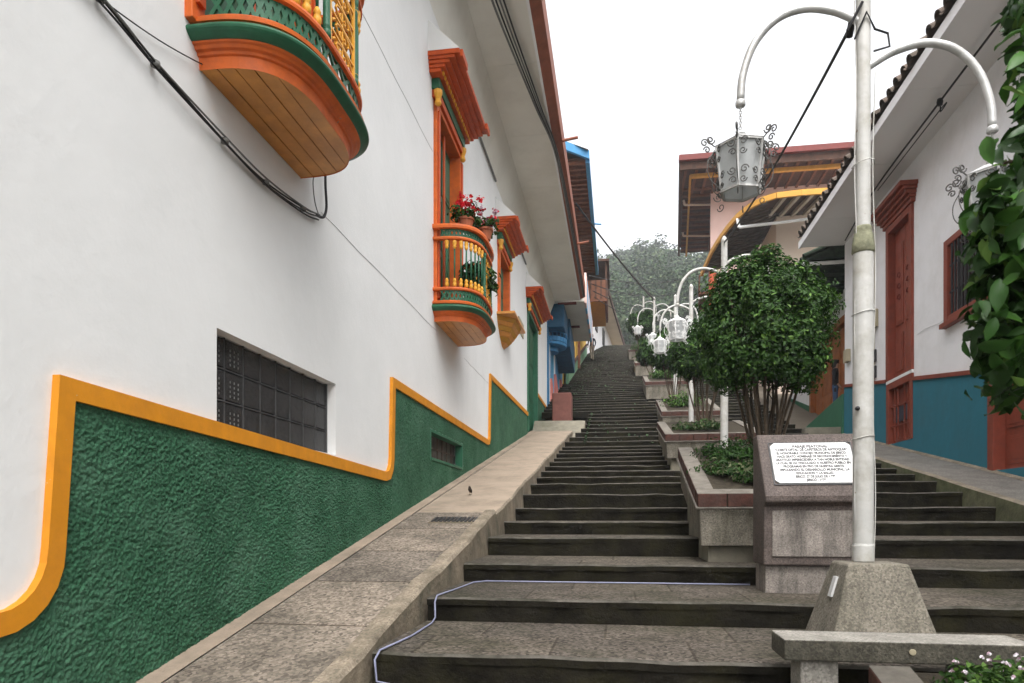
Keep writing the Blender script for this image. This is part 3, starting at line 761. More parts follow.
# soffit, cove, fascia, roof
mb = MB(); yy = -6.0
while yy < 24.3:
    mb.box(-2.20, -1.33, yy, min(yy+2.19, 24.5), 7.60, 7.63); yy += 2.2
mb.quad((XL,-6,6.88),(XL,24.55,6.88),(-2.2,24.55,7.598),(-2.2,-6,7.598))
mb.quad((XL,24.55,6.88),(-2.2,24.55,7.598),(XL,24.55,7.598),(XL,24.55,7.2))
mb.box(-2.6, -1.33, -6, 24.5, 7.632, 7.66)
mb.build('soffit', 'soffit', house)
mb = MB(); mb.box(-1.33, -1.29, -6, 24.5, 7.57, 7.66); mb.build('drip_strip', 'white_paint', house)
mb = MB(); mb.add([(-1.29,-6,7.585),(-1.12,-6,7.68),(-1.12,-6,8.06),(-1.29,-6,8.06),(-1.29,24.4,7.585),(-1.12,24.4,7.68),(-1.12,24.4,8.06),(-1.29,24.4,7.86)],[(0,1,2,3),(7,6,5,4),(0,4,5,1),(1,5,6,2),(2,6,7,3),(3,7,4,0)])
for yq in (14.2, 19.6): mb.tube([(-1.12,yq,7.66),(-.80,yq,7.70)], .03, 8, 0)
mb.build('fascia', 'fascia', house)
mb = MB(); barrel_tiles(mb, (-1.24,-6,8.10), (-1.24,24.5,8.10), (-3.6,0,1.5), .26, .085, 0, 4)
mb.quad((-1.2,-6,8.062),(-1.2,24.5,8.062),(-5.5,24.5,9.7),(-5.5,-6,9.7)); mb.quad((-5.5,-6,9.7),(-5.5,24.5,9.7),(-9.6,24.5,7.8),(-9.6,-6,7.8))
mb.add([(-9.5,24.4,7.7),(-1.2,24.4,7.7),(-5.5,24.4,9.65)],[(0,1,2)]); mb.add([(-9.5,-6,7.7),(-1.2,-6,7.7),(-5.5,-6,9.65)],[(0,1,2)])
mb.build('roof', 'tile', house)
for a, b_ in ((5.8,8.9),(11.5,14.0),(16.7,18.7)):            # conduit along the top of the wall
    mb = MB(); mb.tube([(XL+.03,a,6.84),(XL+.03,b_,6.84)], .022, 6); mb.build('conduit', 'cable_grey', house)

# cables on the left house ------------------------------------------------------
mb = MB()
base = [(2.3,2.52),(3.02,2.49),(3.42,2.43),(4.09,2.375),(4.61,2.36),(5.2,2.43),(5.49,2.50)]
for k in range(4):
    mb.tube(crom([(XL+.03+.010*(k%2), yy, zz+.011*k-.02+.012*math.sin(yy*2+k*1.7)) for yy, zz in base], 6), .0062, 6, k//3)
mb.tube(crom([(XL+.03,5.45,2.49),(XL+.04,5.56,2.52),(XL+.05,5.60,2.62),(XL+.05,5.58,2.80),(XL+.05,5.58,3.0)], 6), .012, 6)
mb.tube(crom([(XL+.03,5.40,2.80),(XL+.04,5.36,2.70),(XL+.03,5.42,2.58),(XL+.03,5.5,2.5)], 6), .005, 5, 1)
for yy, zz in base[1:6]: mb.lathe([(.025,zz-.012),(.025,zz+.014)], XL+.03, yy, 8, 1)
tag(mb.build('cable_bundle', ['cable','cable_grey'], smooth=True), 'thick black cable bundle sagging along the white wall under the front balcony', 'cable')
mb = MB(); mb.tube([(XL+.02, 3.05+ (3.88-3.05)*i/10, 2.50+.22*i/10-.02*math.sin(math.pi*i/10)) for i in range(11)], .004, 5)
tag(mb.build('cable', 'cable'), 'single thin wire running from the black bundle to the front balcony', 'cable')
for k in range(4):
    mb = MB(); d = .055*k
    mb.tube(crom([(-2.15+d,3.5,7.53),(-1.90+d,8.2,7.50),(-1.80+d,10.0,7.49),(-1.50+d*.6,12.6,7.50),(-1.27+d*.3,14.6,7.52),(-1.20+d*.3,19.0,7.54),(-1.17+d*.3,24.0,7.55)], 8), .014 if k else .018, 6)
    tag(mb.build('cable', 'cable_grey' if k % 2 == 0 else 'cable', smooth=True), 'one of four parallel cables strung under the eave of the white house', 'cable', 'cables under the white house eave')

# flower pots on the second balcony ------------------------------------------------
def flower_pot(x, y, z, label, cols, seed, h=.34):
    rng = np.random.default_rng(seed); t = thing('flower_pot', (x,y,z), label, 'flower pot', 'flower pots on the balcony rail')
    m = MB(); m.lathe([(.07,0),(.10,.13),(.115,.13),(.115,.16),(.10,.16),(.09,.15)], 0, 0, 14); m.v = [(a+x,b+y,c+z) for a,b,c in m.v]
    m.build('pot', 'terracotta', t, smooth=False)
    p, nr = crown_points(rng, 260, (.17,.22,.13), 12, .5); p[:,2] += .23
    link('foliage', leaf_mesh('foliage', p, nr, .055, ['leaf_a','leaf_b'], rng, .8), t)
    q = []; nn = []
    for k in range(15):
        c = np.array([rng.uniform(-.18,.20), rng.uniform(-.25,.25), rng.uniform(.24,h+.12)])
        pp, n2 = crown_points(rng, 34, (.05,.05,.045), 6, .5); q.append(pp+c); nn.append(n2)
    link('blossom', leaf_mesh('blossom', np.concatenate(q), np.concatenate(nn), .034, cols, rng, .9), t)
flower_pot(-2.08, 9.50, 3.985, 'terracotta pot of red geraniums on the middle balcony rail', ['petal_red'], 11)
flower_pot(-1.88, 9.88, 3.985, 'pot of mauve trailing flowers beside the red geraniums on the balcony', ['petal_pink','petal_red'], 12, .24)
t = thing('potted_fern', (-2.05, 10.15, 2.98), 'leafy potted plant standing on the floor inside the middle balcony', 'potted plant')
m = MB(); m.lathe([(.12,2.98),(.17,3.20),(.18,3.24),(.16,3.24)], -2.05, 10.15, 14); m.build('pot', 'terracotta', t)
rng = np.random.default_rng(3); p, nr = crown_points(rng, 420, (.24,.34,.28), 16, .5); p[:,2] += .5
link('foliage', leaf_mesh('foliage', p, nr, .10, ['leaf_a','leaf_b','leaf_c'], rng, .5), t)

# drain cover and bird --------------------------------------------------------------
yd = 7.45; zd = side_z(yd); t = thing('drain_cover', (-1.75, yd, zd), 'rusty rectangular iron drain grating set in the left sidewalk', 'drain')
sl = .2
m = MB()
def tl(x, yy, h): return (x, yy, side_z(yy)+h)
m.hexa([tl(-2.02,7.30,-.02),tl(-1.52,7.30,-.02),tl(-1.52,7.58,-.02),tl(-2.02,7.58,-.02),tl(-2.02,7.30,.010),tl(-1.52,7.30,.010),tl(-1.52,7.58,.010),tl(-2.02,7.58,.010)])
m.build('rim', 'kerb_side', t)
m = MB()
for i in range(11):
    x = -1.995+.0455*i; m.hexa([tl(x,7.33,.008),tl(x+.03,7.33,.008),tl(x+.03,7.55,.008),tl(x,7.55,.008),tl(x,7.33,.022),tl(x+.03,7.33,.022),tl(x+.03,7.55,.022),tl(x,7.55,.022)])
m.build('grate', 'iron', t)

def skin_mesh(name, verts, edges, radii, sub=2):
    me = bpy.data.meshes.new(name); me.from_pydata(verts, edges, []); o = bpy.data.objects.new(name+'_tmp', me); C.objects.link(o)
    s = o.modifiers.new('skin', 'SKIN')
    for i, r in enumerate(radii):
        me.skin_vertices[0].data[i].radius = (r, r) if not isinstance(r, tuple) else r
    me.skin_vertices[0].data[0].use_root = True
    q = o.modifiers.new('sub', 'SUBSURF'); q.levels = sub; q.render_levels = sub
    dg = bpy.context.evaluated_depsgraph_get()
    out = bpy.data.meshes.new_from_object(o.evaluated_get(dg)); out.name = name
    bpy.data.objects.remove(o); out.polygons.foreach_set('use_smooth', [True]*len(out.polygons)); out.materials.clear()
    return out
# bird standing on the sidewalk
by = 9.1; bz = side_z(by); bird = thing('bird', (-1.94, by, bz), 'small dark bird standing on the beige sidewalk above the drain', 'bird')
bm_ = skin_mesh('body', [(0,.02,.085),(0,-.03,.11),(0,-.05,.145),(0,-.065,.165),(0,.06,.07),(0,.13,.05)], [(0,1),(1,2),(2,3),(0,4),(4,5)], [.036,.036,.022,.02,.022,.010])
bm_.materials.append(M['feather']); link('body', bm_, bird)
m = MB(); o = W[bird]
m.tube([o+Vector((0,-.08,.165)), o+Vector((0,-.108,.160))], [.007,.001], 6); m.build('beak', 'beak', bird)
for sx in (-.014,.014):
    m = MB(); m.tube([o+Vector((sx,.015,.065)), o+Vector((sx,.02,.035)), o+Vector((sx,.008,.003))], .004, 5)
    for d in (-.022,0,.022): m.tube([o+Vector((sx,.008,.004)), o+Vector((sx+d*.5,-.022,.004))], .003, 4)
    m.build('leg', 'beak', bird)
bird.scale = (.72,.72,.72)

# pinkish block, end of the sidewalk ------------------------------------------------
mb = MB(); mb.box(-1.95,-1.38,20.9,21.55,2.86,3.75); tag(mb.build('block', 'brick_pink', bevel=.03), 'low reddish concrete block at the upper end of the left sidewalk', 'concrete block')

# ------------------------------------------------------------------ LEFT 2: blue and pink house
h2 = thing('house', (XL, 28, 3.3), 'pink house with blue striped door frames, blue balconies and projecting upper floor', 'house')
mb = MB(); wall_faces(mb, XL-.02, 1, 24.64, 31.2, 0, 12.4, [(26.0,27.2,4.0,6.6),(28.6,29.8,4.5,6.9)]); mb.box(XL-7, XL-.24, 24.64, 31.2, 0, 12.4)
mb.build('wall', 'pink', h2)
mb = MB(); mb.box(XL-.01, XL+.03, 24.66, 25.2, 2.9, 7.4, 0); mb.box(XL-.01, XL+.03, 25.2, 25.5, 2.9, 7.4, 1); mb.box(XL-.01, XL+.03, 25.5, 25.98, 4.0, 7.4, 0)
mb.box(XL-.01, XL+.03, 27.22, 27.6, 3.2, 7.4, 1); mb.box(XL-.01, XL+.05, 27.6, 28.55, 3.2, 7.4, 0); mb.box(XL-.01, XL+.04, 29.85, 31.1, 4.6, 7.4, 0)
mb.build('painted_panel', ['blue','white_paint'], h2)
for pg_ in ([(25.5,2.9),(26.0,3.0),(26.0,4.8),(25.5,5.1)], [(27.2,3.2),(28.6,3.6),(28.6,5.0),(27.2,5.6)], [(29.8,3.9),(31.1,4.2),(31.1,5.4),(29.8,5.9)]):
    mb = MB(); mb.prism(pg_, XL-.005, XL+.10); mb.build('dado', 'salmon', h2)
for a, b_, zz in ((26.0,27.2,4.0),(28.6,29.8,4.5)): double_door(h2, XL-.02, 1, a, b_, zz, zz+2.55, 'light_blue', 'dark_blue', 'door', .12, .1)
for yc, zz in ((25.9,6.3),(29.0,7.0)):                        # little round blue balconies
    m = MB(); P = [(XL+.60*math.sin(math.pi*i/12), yc-.75*math.cos(math.pi*i/12)) for i in range(13)]
    m.prism_z(P, zz, zz+.10)
    for i in range(12):
        m.bar((*P[i],zz+.45),(*P[i+1],zz+.45),.05,.06); m.bar((*P[i],zz+.2),(*P[i+1],zz+.2),.02,.16)
        m.bar((*P[i],zz+.1),(*P[i],zz+.45),.03,.03,(1,0,0))
    Q = [(XL+.30*math.sin(math.pi*i/12), yc-.4*math.cos(math.pi*i/12)) for i in range(13)]
    m.prism_z(Q, zz-.18, zz)
    m.build('balcony', ['blue' if yc < 27 else 'dark_blue'], h2, bevel=.004)
mb = MB(); mb.box(XL, -1.88, 24.7, 26.6, 6.75, 7.58); mb.prism([(26.62,6.5),(29.6,6.1),(29.6,7.2),(26.62,7.58)], XL, -1.80); mb.build('awning', 'dark_blue', h2, bevel=.03)
mb = MB(); mb.box(XL, -1.17, 24.64, 30.2, 7.60, 7.9); mb.build('projecting_floor', 'soffit', h2)
mb = MB()
for i in range(9): mb.box(-1.17, -1.10, 24.64+.7*i, 24.64+.7*(i+1)-.02, 7.55, 8.6, i % 2)
mb.build('parapet', ['pink','light_blue'], h2)
mb = MB(); mb.box(-2.1,-1.45,24.66,24.80,7.54,7.598); mb.box(-2.1,-1.5,27.7,27.85,7.54,7.598); mb.build('beam_end', 'dark_red', h2)
mb = MB()
mb.box(XL-.3, -1.16, 25.4, 37.2, 12.98, 13.02, 0)
for i in range(30): mb.box(XL+.02, -1.18, 25.5+.39*i, 25.62+.39*i, 12.86, 12.978, 1)
mb.build('eave', ['dark_wood','brown_wood'], h2)
mb = MB(); mb.box(-1.16,-1.02,25.4,37.2,12.82,13.14); mb.add([(-1.02,25.4,12.9),(-1.02,25.4,13.2),(-2.2,25.1,13.6),(-2.7,25.1,13.6),(-2.7,25.1,13.3),(-2.2,25.1,13.3),(-1.02,25.25,12.9),(-1.02,25.25,13.2),(-2.2,24.95,13.6),(-2.2,24.95,13.3)],[(6,7,8,9),(0,6,9,5),(1,2,8,7),(0,1,7,6)])
mb.tube([(-1.05,31,12.95),(-.72,31,12.9)], .04, 8); mb.build('gutter', 'blue', h2)
mb = MB(); mb.quad((-1.05,25.1,13.16),(-1.05,37.2,13.16),(-6,37.2,15.3),(-6,25.1,15.3)); mb.quad((-6,25.1,15.3),(-6,37.2,15.3),(-9.8,37.2,13.2),(-9.8,25.1,13.2)); mb.build('roof', 'tile', h2)

# LEFT 3: yellow and green house with a wooden balcony
h3 = thing('house', (-2.3, 40, 8.6), 'yellow house with sage green base and brown wooden balcony up the stairs', 'house')
mb = MB(); mb.box(-9, -2.3, 31.2, 37.2, 3, 12.9); mb.box(-9,-2.25,37.2,50,5,15.4); mb.build('wall', 'yellow_wall', h3)
mb = MB(); mb.prism([(31.2,4.5),(50,10),(50,12.3),(37.2,8.4),(31.2,6.5)], -2.4, -2.18); mb.build('dado', 'sage', h3)
mb = MB(); ribbon(mb, [(31.2,6.52),(37.2,8.42),(50,12.33)], .12, -2.3, -2.14); mb.build('dado_band', 'dark_wood', h3)
mb = MB(); mb.box(-2.19,-2.05,38.4,38.7,8.2,13); mb.build('post', 'brown_wood', h3)
bx0 = MB(); bx0.box(-2.25,-.62,40,44.5,12.3,12.46); wb = bx0.build('balcony', 'brown_wood', h3)
m = MB(); m.box(-.66,-.60,40,44.5,12.46,13.5); m.box(-2.25,-.66,40,40.06,12.46,13.5)
m.build('boarding', 'brown_wood', wb)
m = MB()
for k in range(6): m.box(-2.2+.3*k,-2.1+.3*k,39.96,39.998,12.46,13.5)
m.build('batten', 'dark_wood', wb)
m = MB(); m.box(-.72,-.62,40,40.1,13.5,14.5); m.box(-.72,-.62,44.3,44.4,13.5,14.5); m.box(-2.25,-.5,39.8,44.7,14.5,14.62); m.build('canopy', 'dark_wood', wb)
m = MB(); m.prism([(40.1,12.298),(44.4,12.298),(44.4,12.05)], -2.2, -.75); m.build('bracket', 'ochre', wb)
mb = MB(); mb.quad((-1.2,37.3,15.3),(-1.2,50,15.3),(-6,50,17.2),(-6,37.3,17.2)); mb.quad((-6,37.3,17.2),(-6,50,17.2),(-9.5,50,15),(-9.5,37.3,15)); mb.box(-2.3,-1.2,37.3,50,15.2,15.29); mb.build('roof', 'tile', h3)

# LEFT 4: far white house with wide beige eave
h4 = thing('house', (-1.6, 60, 14.4), 'far white house with a wide beige eave at the top of the stairs', 'house')
Wl = [(-2.3,50.05),(-.83,66),(0.4,82)]
mb = MB()
for (xa,ya),(xb,yb) in zip(Wl, Wl[1:]): mb.quad((xa,ya,9),(xb,yb,9),(xb,yb,17.2),(xa,ya,17.2))
mb.quad((-9,50.05,9),(-2.3,50.05,9),(-2.3,50.05,17.2),(-9,50.05,17.2)); mb.build('wall', 'white_wall_right', h4)
mb = MB()
mb.hexa([(-2.6,50.1,17.0),(-1.0,50.1,17.0),(1.7,84,17.0),(.2,84,17.0),(-2.6,50.1,17.1),(-1.0,50.1,17.1),(1.7,84,17.1),(.2,84,17.1)]); mb.build('soffit', 'beige_wall', h4)
mb = MB(); mb.bar((-.98,50.1,17.1),(1.72,84,17.1),.12,.3); mb.build('fascia', 'dark_wood', h4)
mb = MB(); mb.quad((-1,50.1,17.2),(1.7,84,17.2),(-5,84,20),(-7,50.1,20)); mb.build('roof', 'tile', h4)
for ya in (55.5, 60.5):
    m = MB(); xx = -2.3+(ya-50.05)*.0922; m.hexa([(xx+.02,ya,14.9),(xx+.09,ya,14.9),(xx+.09+.11,ya+1.2,14.9),(xx+.13,ya+1.2,14.9),(xx+.02,ya,16.3),(xx+.09,ya,16.3),(xx+.2,ya+1.2,16.3),(xx+.13,ya+1.2,16.3)]); m.build('window', 'grey_door', h4)

# ------------------------------------------------------------------ RIGHT 1: white and turquoise house
XR = 5.5
r1 = thing('house', (XR, 11, .6), 'white house with turquoise base, red brown doors and overhanging clay tile eave', 'house')
rh = [(14.14,15.42,1.5,5.93),(11.55,12.7,3.36,4.6),(9.5,11.4,.70,3.1)]
mb = MB(); wall_faces(mb, XR, -1, -5, 18.2, -2.5, 6.9, rh); mb.box(XR+.23, 11.5, -5, 18.2, -2.5, 6.85); mb.quad((XR,18.2,-2.5),(XR+.24,18.2,-2.5),(XR+.24,18.2,6.9),(XR,18.2,6.9))
mb.build('wall', 'white_wall_right', r1)
rt = lambda yy: 2.19+.152*(yy-11.5)
for a, b_ in ((-5,9.5),(11.4,14.14),(15.42,18.2)):
    mb = MB(); mb.prism([(a,rside_z(a)-.3),(b_,rside_z(b_)-.3),(b_,rt(b_)),(a,rt(a))], XR-.018, XR+.01); mb.build('dado', 'turquoise', r1)
for a, b_, zt in ((9.5,11.4,.698),(14.14,15.42,1.498)):
    mb = MB(); mb.prism([(a,rside_z(a)-.3),(b_,rside_z(b_)-.3),(b_,zt),(a,zt)], XR-.018, XR+.01); mb.build('dado', 'turquoise', r1)
for a, b_ in ((-5,9.5),(11.42,14.12),(15.44,18.2)):
    mb = MB(); ribbon(mb, [(a,rt(a)+.03),(b_,rt(b_)+.03)], .07, XR, XR-.05); mb.build('dado_rail', 'redbrown', r1)
# tall window door with cornice and lower grille
tw = double_door(r1, XR, -1, 14.14, 15.42, 2.80, 5.93, 'redbrown', 'redbrown', 'window', .13, .09, ((.05,.30),(.36,.90)), 2, .05)
m = MB()
for i, (d, h) in enumerate(((.08,.08),(.12,.06),(.18,.07),(.25,.06),(.32,.08))):
    zz = 5.93+(0,.08,.14,.21,.27)[i]; m.box(XR, XR-d, 14.10-d*.5, 15.46+d*.5, zz, zz+h)
m.build('cornice', 'redbrown', tw, bevel=.008)
m = MB()
for yq in (14.55, 15.0):
    for j in range(3): m.tube([(XR+.055, yq+.09*math.cos(t*.5)*(1-t/16), 4.4+.22*j+.09*math.sin(t*.5)*(1-t/16)) for t in range(14)], .009, 5)
m.build('carving', 'dark_red', tw)
m = MB(); m.box(XR+.06, XR-.04, 14.14, 15.42, 2.74, 2.798); m.build('sill', 'white_paint', tw)
lg = double_door(r1, XR, -1, 14.14, 15.42, 1.5, 2.735, 'redbrown', 'redbrown', 'hatch', .13, .10, ((.05,.40),(.46,.95)), 2, .04)
m = MB(); m.box(XR+.06, XR+.03, 14.35, 15.2, 1.92, 2.22); m.build('graffiti_board', mat('smudged', (.03,.035,.05), .5, 8, .7), lg)
m = MB()
for yq in (14.45,14.62,14.94,15.1): m.box(XR+.03, XR+.005, yq-.012, yq+.012, 1.56, 2.6)
for zq in (1.85,2.25): m.box(XR+.028, XR+.008, 14.28, 15.28, zq-.012, zq+.012)
m.build('grille', 'redbrown', lg)
# barred window
m = MB(); m.box(XR+.1, XR-.06, 11.45, 11.58, 3.28, 4.66); m.box(XR+.1, XR-.06, 12.67, 12.80, 3.28, 4.66); m.box(XR+.1, XR-.06, 11.58, 12.67, 4.55, 4.66); m.box(XR+.1, XR-.11, 11.40, 12.85, 3.20, 3.279); m.box(XR+.098, XR-.05, 11.58, 12.67, 3.28, 3.38)
bw_ = m.build('window', 'redbrown', r1, bevel=.006)
m = MB(); m.box(XR+.16, XR+.14, 11.55, 12.7, 3.3, 4.6); m.build('pane', 'black_glass', bw_)
m = MB()
for i in range(9): m.box(XR-.02, XR-.045, 11.62+.115*i, 11.645+.115*i, 3.38, 4.55)
m.box(XR-.015, XR-.019, 11.58, 12.67, 3.75, 3.78); m.box(XR-.015, XR-.019, 11.58, 12.67, 4.2, 4.23); m.build('window_bar', 'iron', bw_)
double_door(r1, XR, -1, 9.5, 11.4, .70, 3.1, 'redbrown', 'redbrown', 'door', .16, .12, ((.04,.22),(.27,.47),(.53,.95)), 2, .05, True)
mb = MB(); mb.box(XR, XR-.14, 15.95, 16.25, 4.10, 4.48); mb.build('meter_box', 'plastic_beige', r1, bevel=.015)
for zq in (3.5, 3.15):
    mb = MB(); mb.box(XR, XR-.05, 16.05, 16.25, zq-.13, zq+.13); mb.build('meter', 'iron', r1, bevel=.01)
mb = MB(); mb.box(XR, XR-.10, 17.75, 18.0, 3.75, 4.05); mb.build('junction_box', 'plastic_beige', r1, bevel=.012)
mb = MB(); mb.tube([(XR-.03,16.1,4.5),(XR-.03,16.1,6.7)], .012, 6); mb.tube([(XR-.03,16.12,3.3),(XR-.03,16.12,4.1)], .01, 6); mb.build('conduit', 'plastic_beige', r1)
mb = MB(); yy = -5.0
while yy < 18.2: mb.box(4.48, XR, yy, min(yy+2.39,18.28), 6.72, 6.75); yy += 2.4
mb.box(4.44,4.478,-5,18.3,6.69,6.84,1); mb.box(4.44,XR+.1,-5,18.3,6.842,6.86)
mb.build('soffit', ['soffit_white','soffit_white'], r1)
mb = MB(); barrel_tiles(mb, (4.40,-5,6.93), (4.40,18.4,6.93), (3.4,0,1.55), .30, .095, 0, 9)
mb.quad((4.44,-5,6.862),(4.44,18.3,6.862),(8.2,18.3,8.6),(8.2,-5,8.6)); mb.quad((8.2,-5,8.6),(8.2,18.3,8.6),(11.8,18.3,6.9),(11.8,-5,6.9))
mb.add([(4.5,18.28,6.84),(11.6,18.28,6.84),(8.2,18.28,8.55)],[(0,1,2)])
mb.build('roof', 'tile', r1)
mb = MB(); mb.tube(crom([(4.95,4,6.62),(5.0,8,6.60),(5.06,12,6.62),(5.10,15,6.60),(5.3,17.5,6.55)],8), .018, 6); mb.tube(crom([(5.06,12,6.62),(5.1,12.1,6.5),(5.15,12.2,6.60),(5.16,15,6.58)],8), .01, 6); mb.lathe([(.04,6.55),(.05,6.6),(.04,6.65)], 5.05, 12, 8)
tag(mb.build('cable', 'cable', smooth=True), 'black cable clipped under the eave of the turquoise based house', 'cable')
mb = MB(); mb.tube([(XR-.012,11.55-.0+.3*i,3.32+.018*math.sin(i*2.1)+.012*i) for i in range(9)], .004, 4); mb.build('crack', cm_, r1)

# RIGHT 2: white house with brown door, green steps
r2 = thing('house', (6.3, 22, 2.3), 'set back white house with brown door, dark mossy eave and green base', 'house')
mb = MB(); wall_faces(mb, 6.3, -1, 18.22, 27, 0, 7.2, [(20.4,24.4,2.9,5.7)]); mb.box(6.53, 11, 18.22, 27, 0, 7.2); mb.build('wall', 'white_wall_right', r2)
double_door(r2, 6.3, -1, 20.4, 24.4, 2.9, 5.7, 'door_brown', 'door_brown', 'door', .2, .12, ((.05,.3),(.36,.62),(.68,.94)), 4, .04)
for pg_ in ([(24.4,2.0),(27,2.6),(27,4.4),(24.4,3.7)], [(18.22,1.5),(20.4,1.9),(20.4,3.3),(18.22,3.3)]):
    mb = MB(); mb.prism(pg_, 6.26, 6.32); mb.build('dado', 'green_plain', r2)
mb = MB(); mb.box(4.72, 6.4, 18.4, 27, 6.45, 6.50, 0); barrel_tiles(mb, (4.68,18.45,6.6),(4.68,27,6.6),(2.4,0,1.0),.30,.1,1,21); mb.quad((4.7,18.4,6.51),(4.7,27,6.51),(8.5,27,8.1),(8.5,18.4,8.1),1)
mb.add([(4.7,18.42,6.5),(8.5,18.42,8.1),(8.5,18.42,6.5)],[(0,1,2)],1)
for i in range(14): mb.box(4.75,6.3,18.6+.6*i,18.7+.6*i,6.36,6.448,0)
mb.build('roof', [mat('moss_eave', (.018,.03,.022), .4, 8, .9), mat('moss_tile', (.03,.045,.028), .5, 8, .95, .3, 30)], r2)
mb = MB(); mb.tube([(4.62,18.5,6.38),(4.62,27,6.30)], .06, 8); mb.tube([(4.62,18.5,6.38),(6.0,18.5,6.40)], .05, 8); mb.build('gutter', 'white_paint', r2)
mb = MB(); mb.prism([(18.22,1.9),(22.0,2.2),(22.0,2.62),(18.22,3.05)], 5.44, 5.56); mb.build('stair_wall', 'green_plain', r2, bevel=.01)
mb = MB(); mb.box(4.6, 6.28, 18.3, 25.5, 2.0, 2.25); mb.box(5.6, 6.28, 18.3, 25.5, 2.25, 2.55); mb.box(5.9, 6.28, 18.3, 25.5, 2.55, 2.86); mb.build('door_step', 'concrete', r2, bevel=.01)

# RIGHT 3: pink house with rounded yellow edged eave
r3 = thing('house', (5.8, 30, 4.5), 'cream pink house with rounded ochre edged eave and exposed rafters', 'house')
mb = MB(); mb.box(6.2, 12, 29.0, 36, 2, 11.95); mb.build('wall', 'cream_pink', r3)
EP = [(12,26.0),(6.4,26.0),(5.6,26.1),(5.15,26.4),(4.80,26.9),(4.50,27.7),(4.28,28.8),(4.12,30.0),(4.0,31.2),(3.9,34)]
IP = [(12,28.98),(6.9,28.98),(6.6,28.98),(6.4,28.98),(6.25,29.0),(6.19,29.3),(6.19,29.8),(6.19,30.5),(6.19,31.4),(6.19,34)]
mb = MB(); ze = 11.5; Er = [Vector((*p, ze)) for p in EP]
for i in range(len(EP)-1):
    mb.bar((*EP[i],ze),(*EP[i+1],ze), .10, .20)
mb.build('eave_edge', 'ochre', r3)
mb = MB()
for i in range(len(EP)-1): mb.quad((*EP[i],ze+.02),(*EP[i+1],ze+.02),(*IP[i+1],ze+.55),(*IP[i],ze+.55), 0)
mb.build('eave', 'dark_wood', r3)
mb = MB()
for i in range(14):
    x = 5.9+.45*i; mb.bar((x,26.05,ze-.04),(x,28.98,ze+.46),.12,.12)
mb.build('rafter', 'raw_wood', r3)
mb = MB()
for i in range(16):
    t = i/16; yy = 27.1+6.5*t
    k = max(j for j in range(len(EP)) if EP[j][1] <= yy and j >= 3); k = min(k, len(EP)-2)
    s = (yy-EP[k][1])/(EP[k+1][1]-EP[k][1]); xe = EP[k][0]+(EP[k+1][0]-EP[k][0])*s
    pts_ = [(xe+.05+(6.15-xe-.05)*q/8, yy, ze-.03+.5*q/8+.035*math.sin(q*2.6)) for q in range(9)]
    mb.tube(pts_, .07, 6)
mb.build('tile_underside', 'tile', r3, smooth=True)
mb = MB(); mb.tube([(4.55,27.6,11.05),(12,26.3,11.0)], .06, 8); mb.tube([(4.55,27.6,11.05),(4.5,27.65,11.4)], .06, 8); mb.build('pipe', 'white_paint', r3)
mb = MB()
for i in range(len(EP)-1): mb.quad((*EP[i],ze+.13),(*EP[i+1],ze+.13),(9,31.5,13.0),(9,31.4,13.0))
mb.build('roof', 'tile', r3)
# RIGHT 4: tall pink house with broad dark eaves
r4 = thing('house', (4.6, 40, 8), 'tall pink house with broad dark brown eaves and a red roof edge', 'house')
mb = MB(); mb.prism_z([(4.76,37.5),(14,37.5),(14,46),(5.75,46)], 5, 17.2); mb.build('wall', 'pink', r4)
mb = MB(); mb.prism_z([(4.70,37.44),(5.05,37.44),(5.05,37.49),(4.78,37.49),(5.2,41.5),(5.14,41.5)], 5, 13.6); mb.build('painted_corner', 'orange_red', r4)
ev = [(2.95,34.6),(16,34.6),(16,57),(5.3,57)]
mb = MB(); mb.prism_z([(3.12,34.7),(16,34.7),(16,45.9),(3.95,45.9)], 16.95, 17.05); mb.build('eave', 'dark_wood', r4)
mb = MB()
for i in range(24): mb.box(3.2+.52*i, 3.32+.52*i, 34.75, 37.48, 16.84, 16.948)
for i in range(12):
    yy = 36.9+.75*i; xo = 3.05+(yy-34.7)*.0735; mb.box(xo+.1, xo+1.7, yy, yy+.14, 16.84, 16.948)
mb.build('rafter', 'brown_wood', r4)
mb = MB(); mb.bar((2.95,34.65,17.0),(16,34.65,17.0),.12,.42); mb.bar((3.03,34.7,17.0),(3.86,46,17.0),.12,.40); mb.build('fascia', 'dark_wood', r4)
mb = MB(); mb.bar((2.9,34.55,17.3),(16,34.55,17.3),.3,.26); mb.build('roof_edge', 'dark_red', r4)
mb = MB(); mb.bar((3.5,35.2,16.72),(16,35.2,16.72),.16,.18); mb.bar((3.5,35.2,16.74),(4.3,45.8,16.74),.10,.12); mb.build('beam', 'ochre', r4)
mb = MB()
for yy in (38.3, 42.5):
    xo = 3.05+(yy-34.7)*.0735; mb.tube([(xo+.2,yy,16.7),(xo+1.9,yy,16.6)], .06, 8); mb.tube([(xo+.2,yy,16.7),(xo+.15,yy,16.95)], .06, 8)
mb.build('pipe', 'cream_pink', r4)
mb = MB(); mb.add([(2.9,34.5,17.42),(16,34.5,17.42),(16,46.2,17.42),(3.8,46.2,17.42),(8,39,19.5),(12,42,19.5)],[(0,1,4),(1,2,5,4),(2,3,5),(3,0,4,5)]); mb.build('roof', 'tile', r4)
m = MB(); m.box(7.2,9.2,37.42,37.46,15.3,16.1); m.build('window', 'dark_wood', r4)
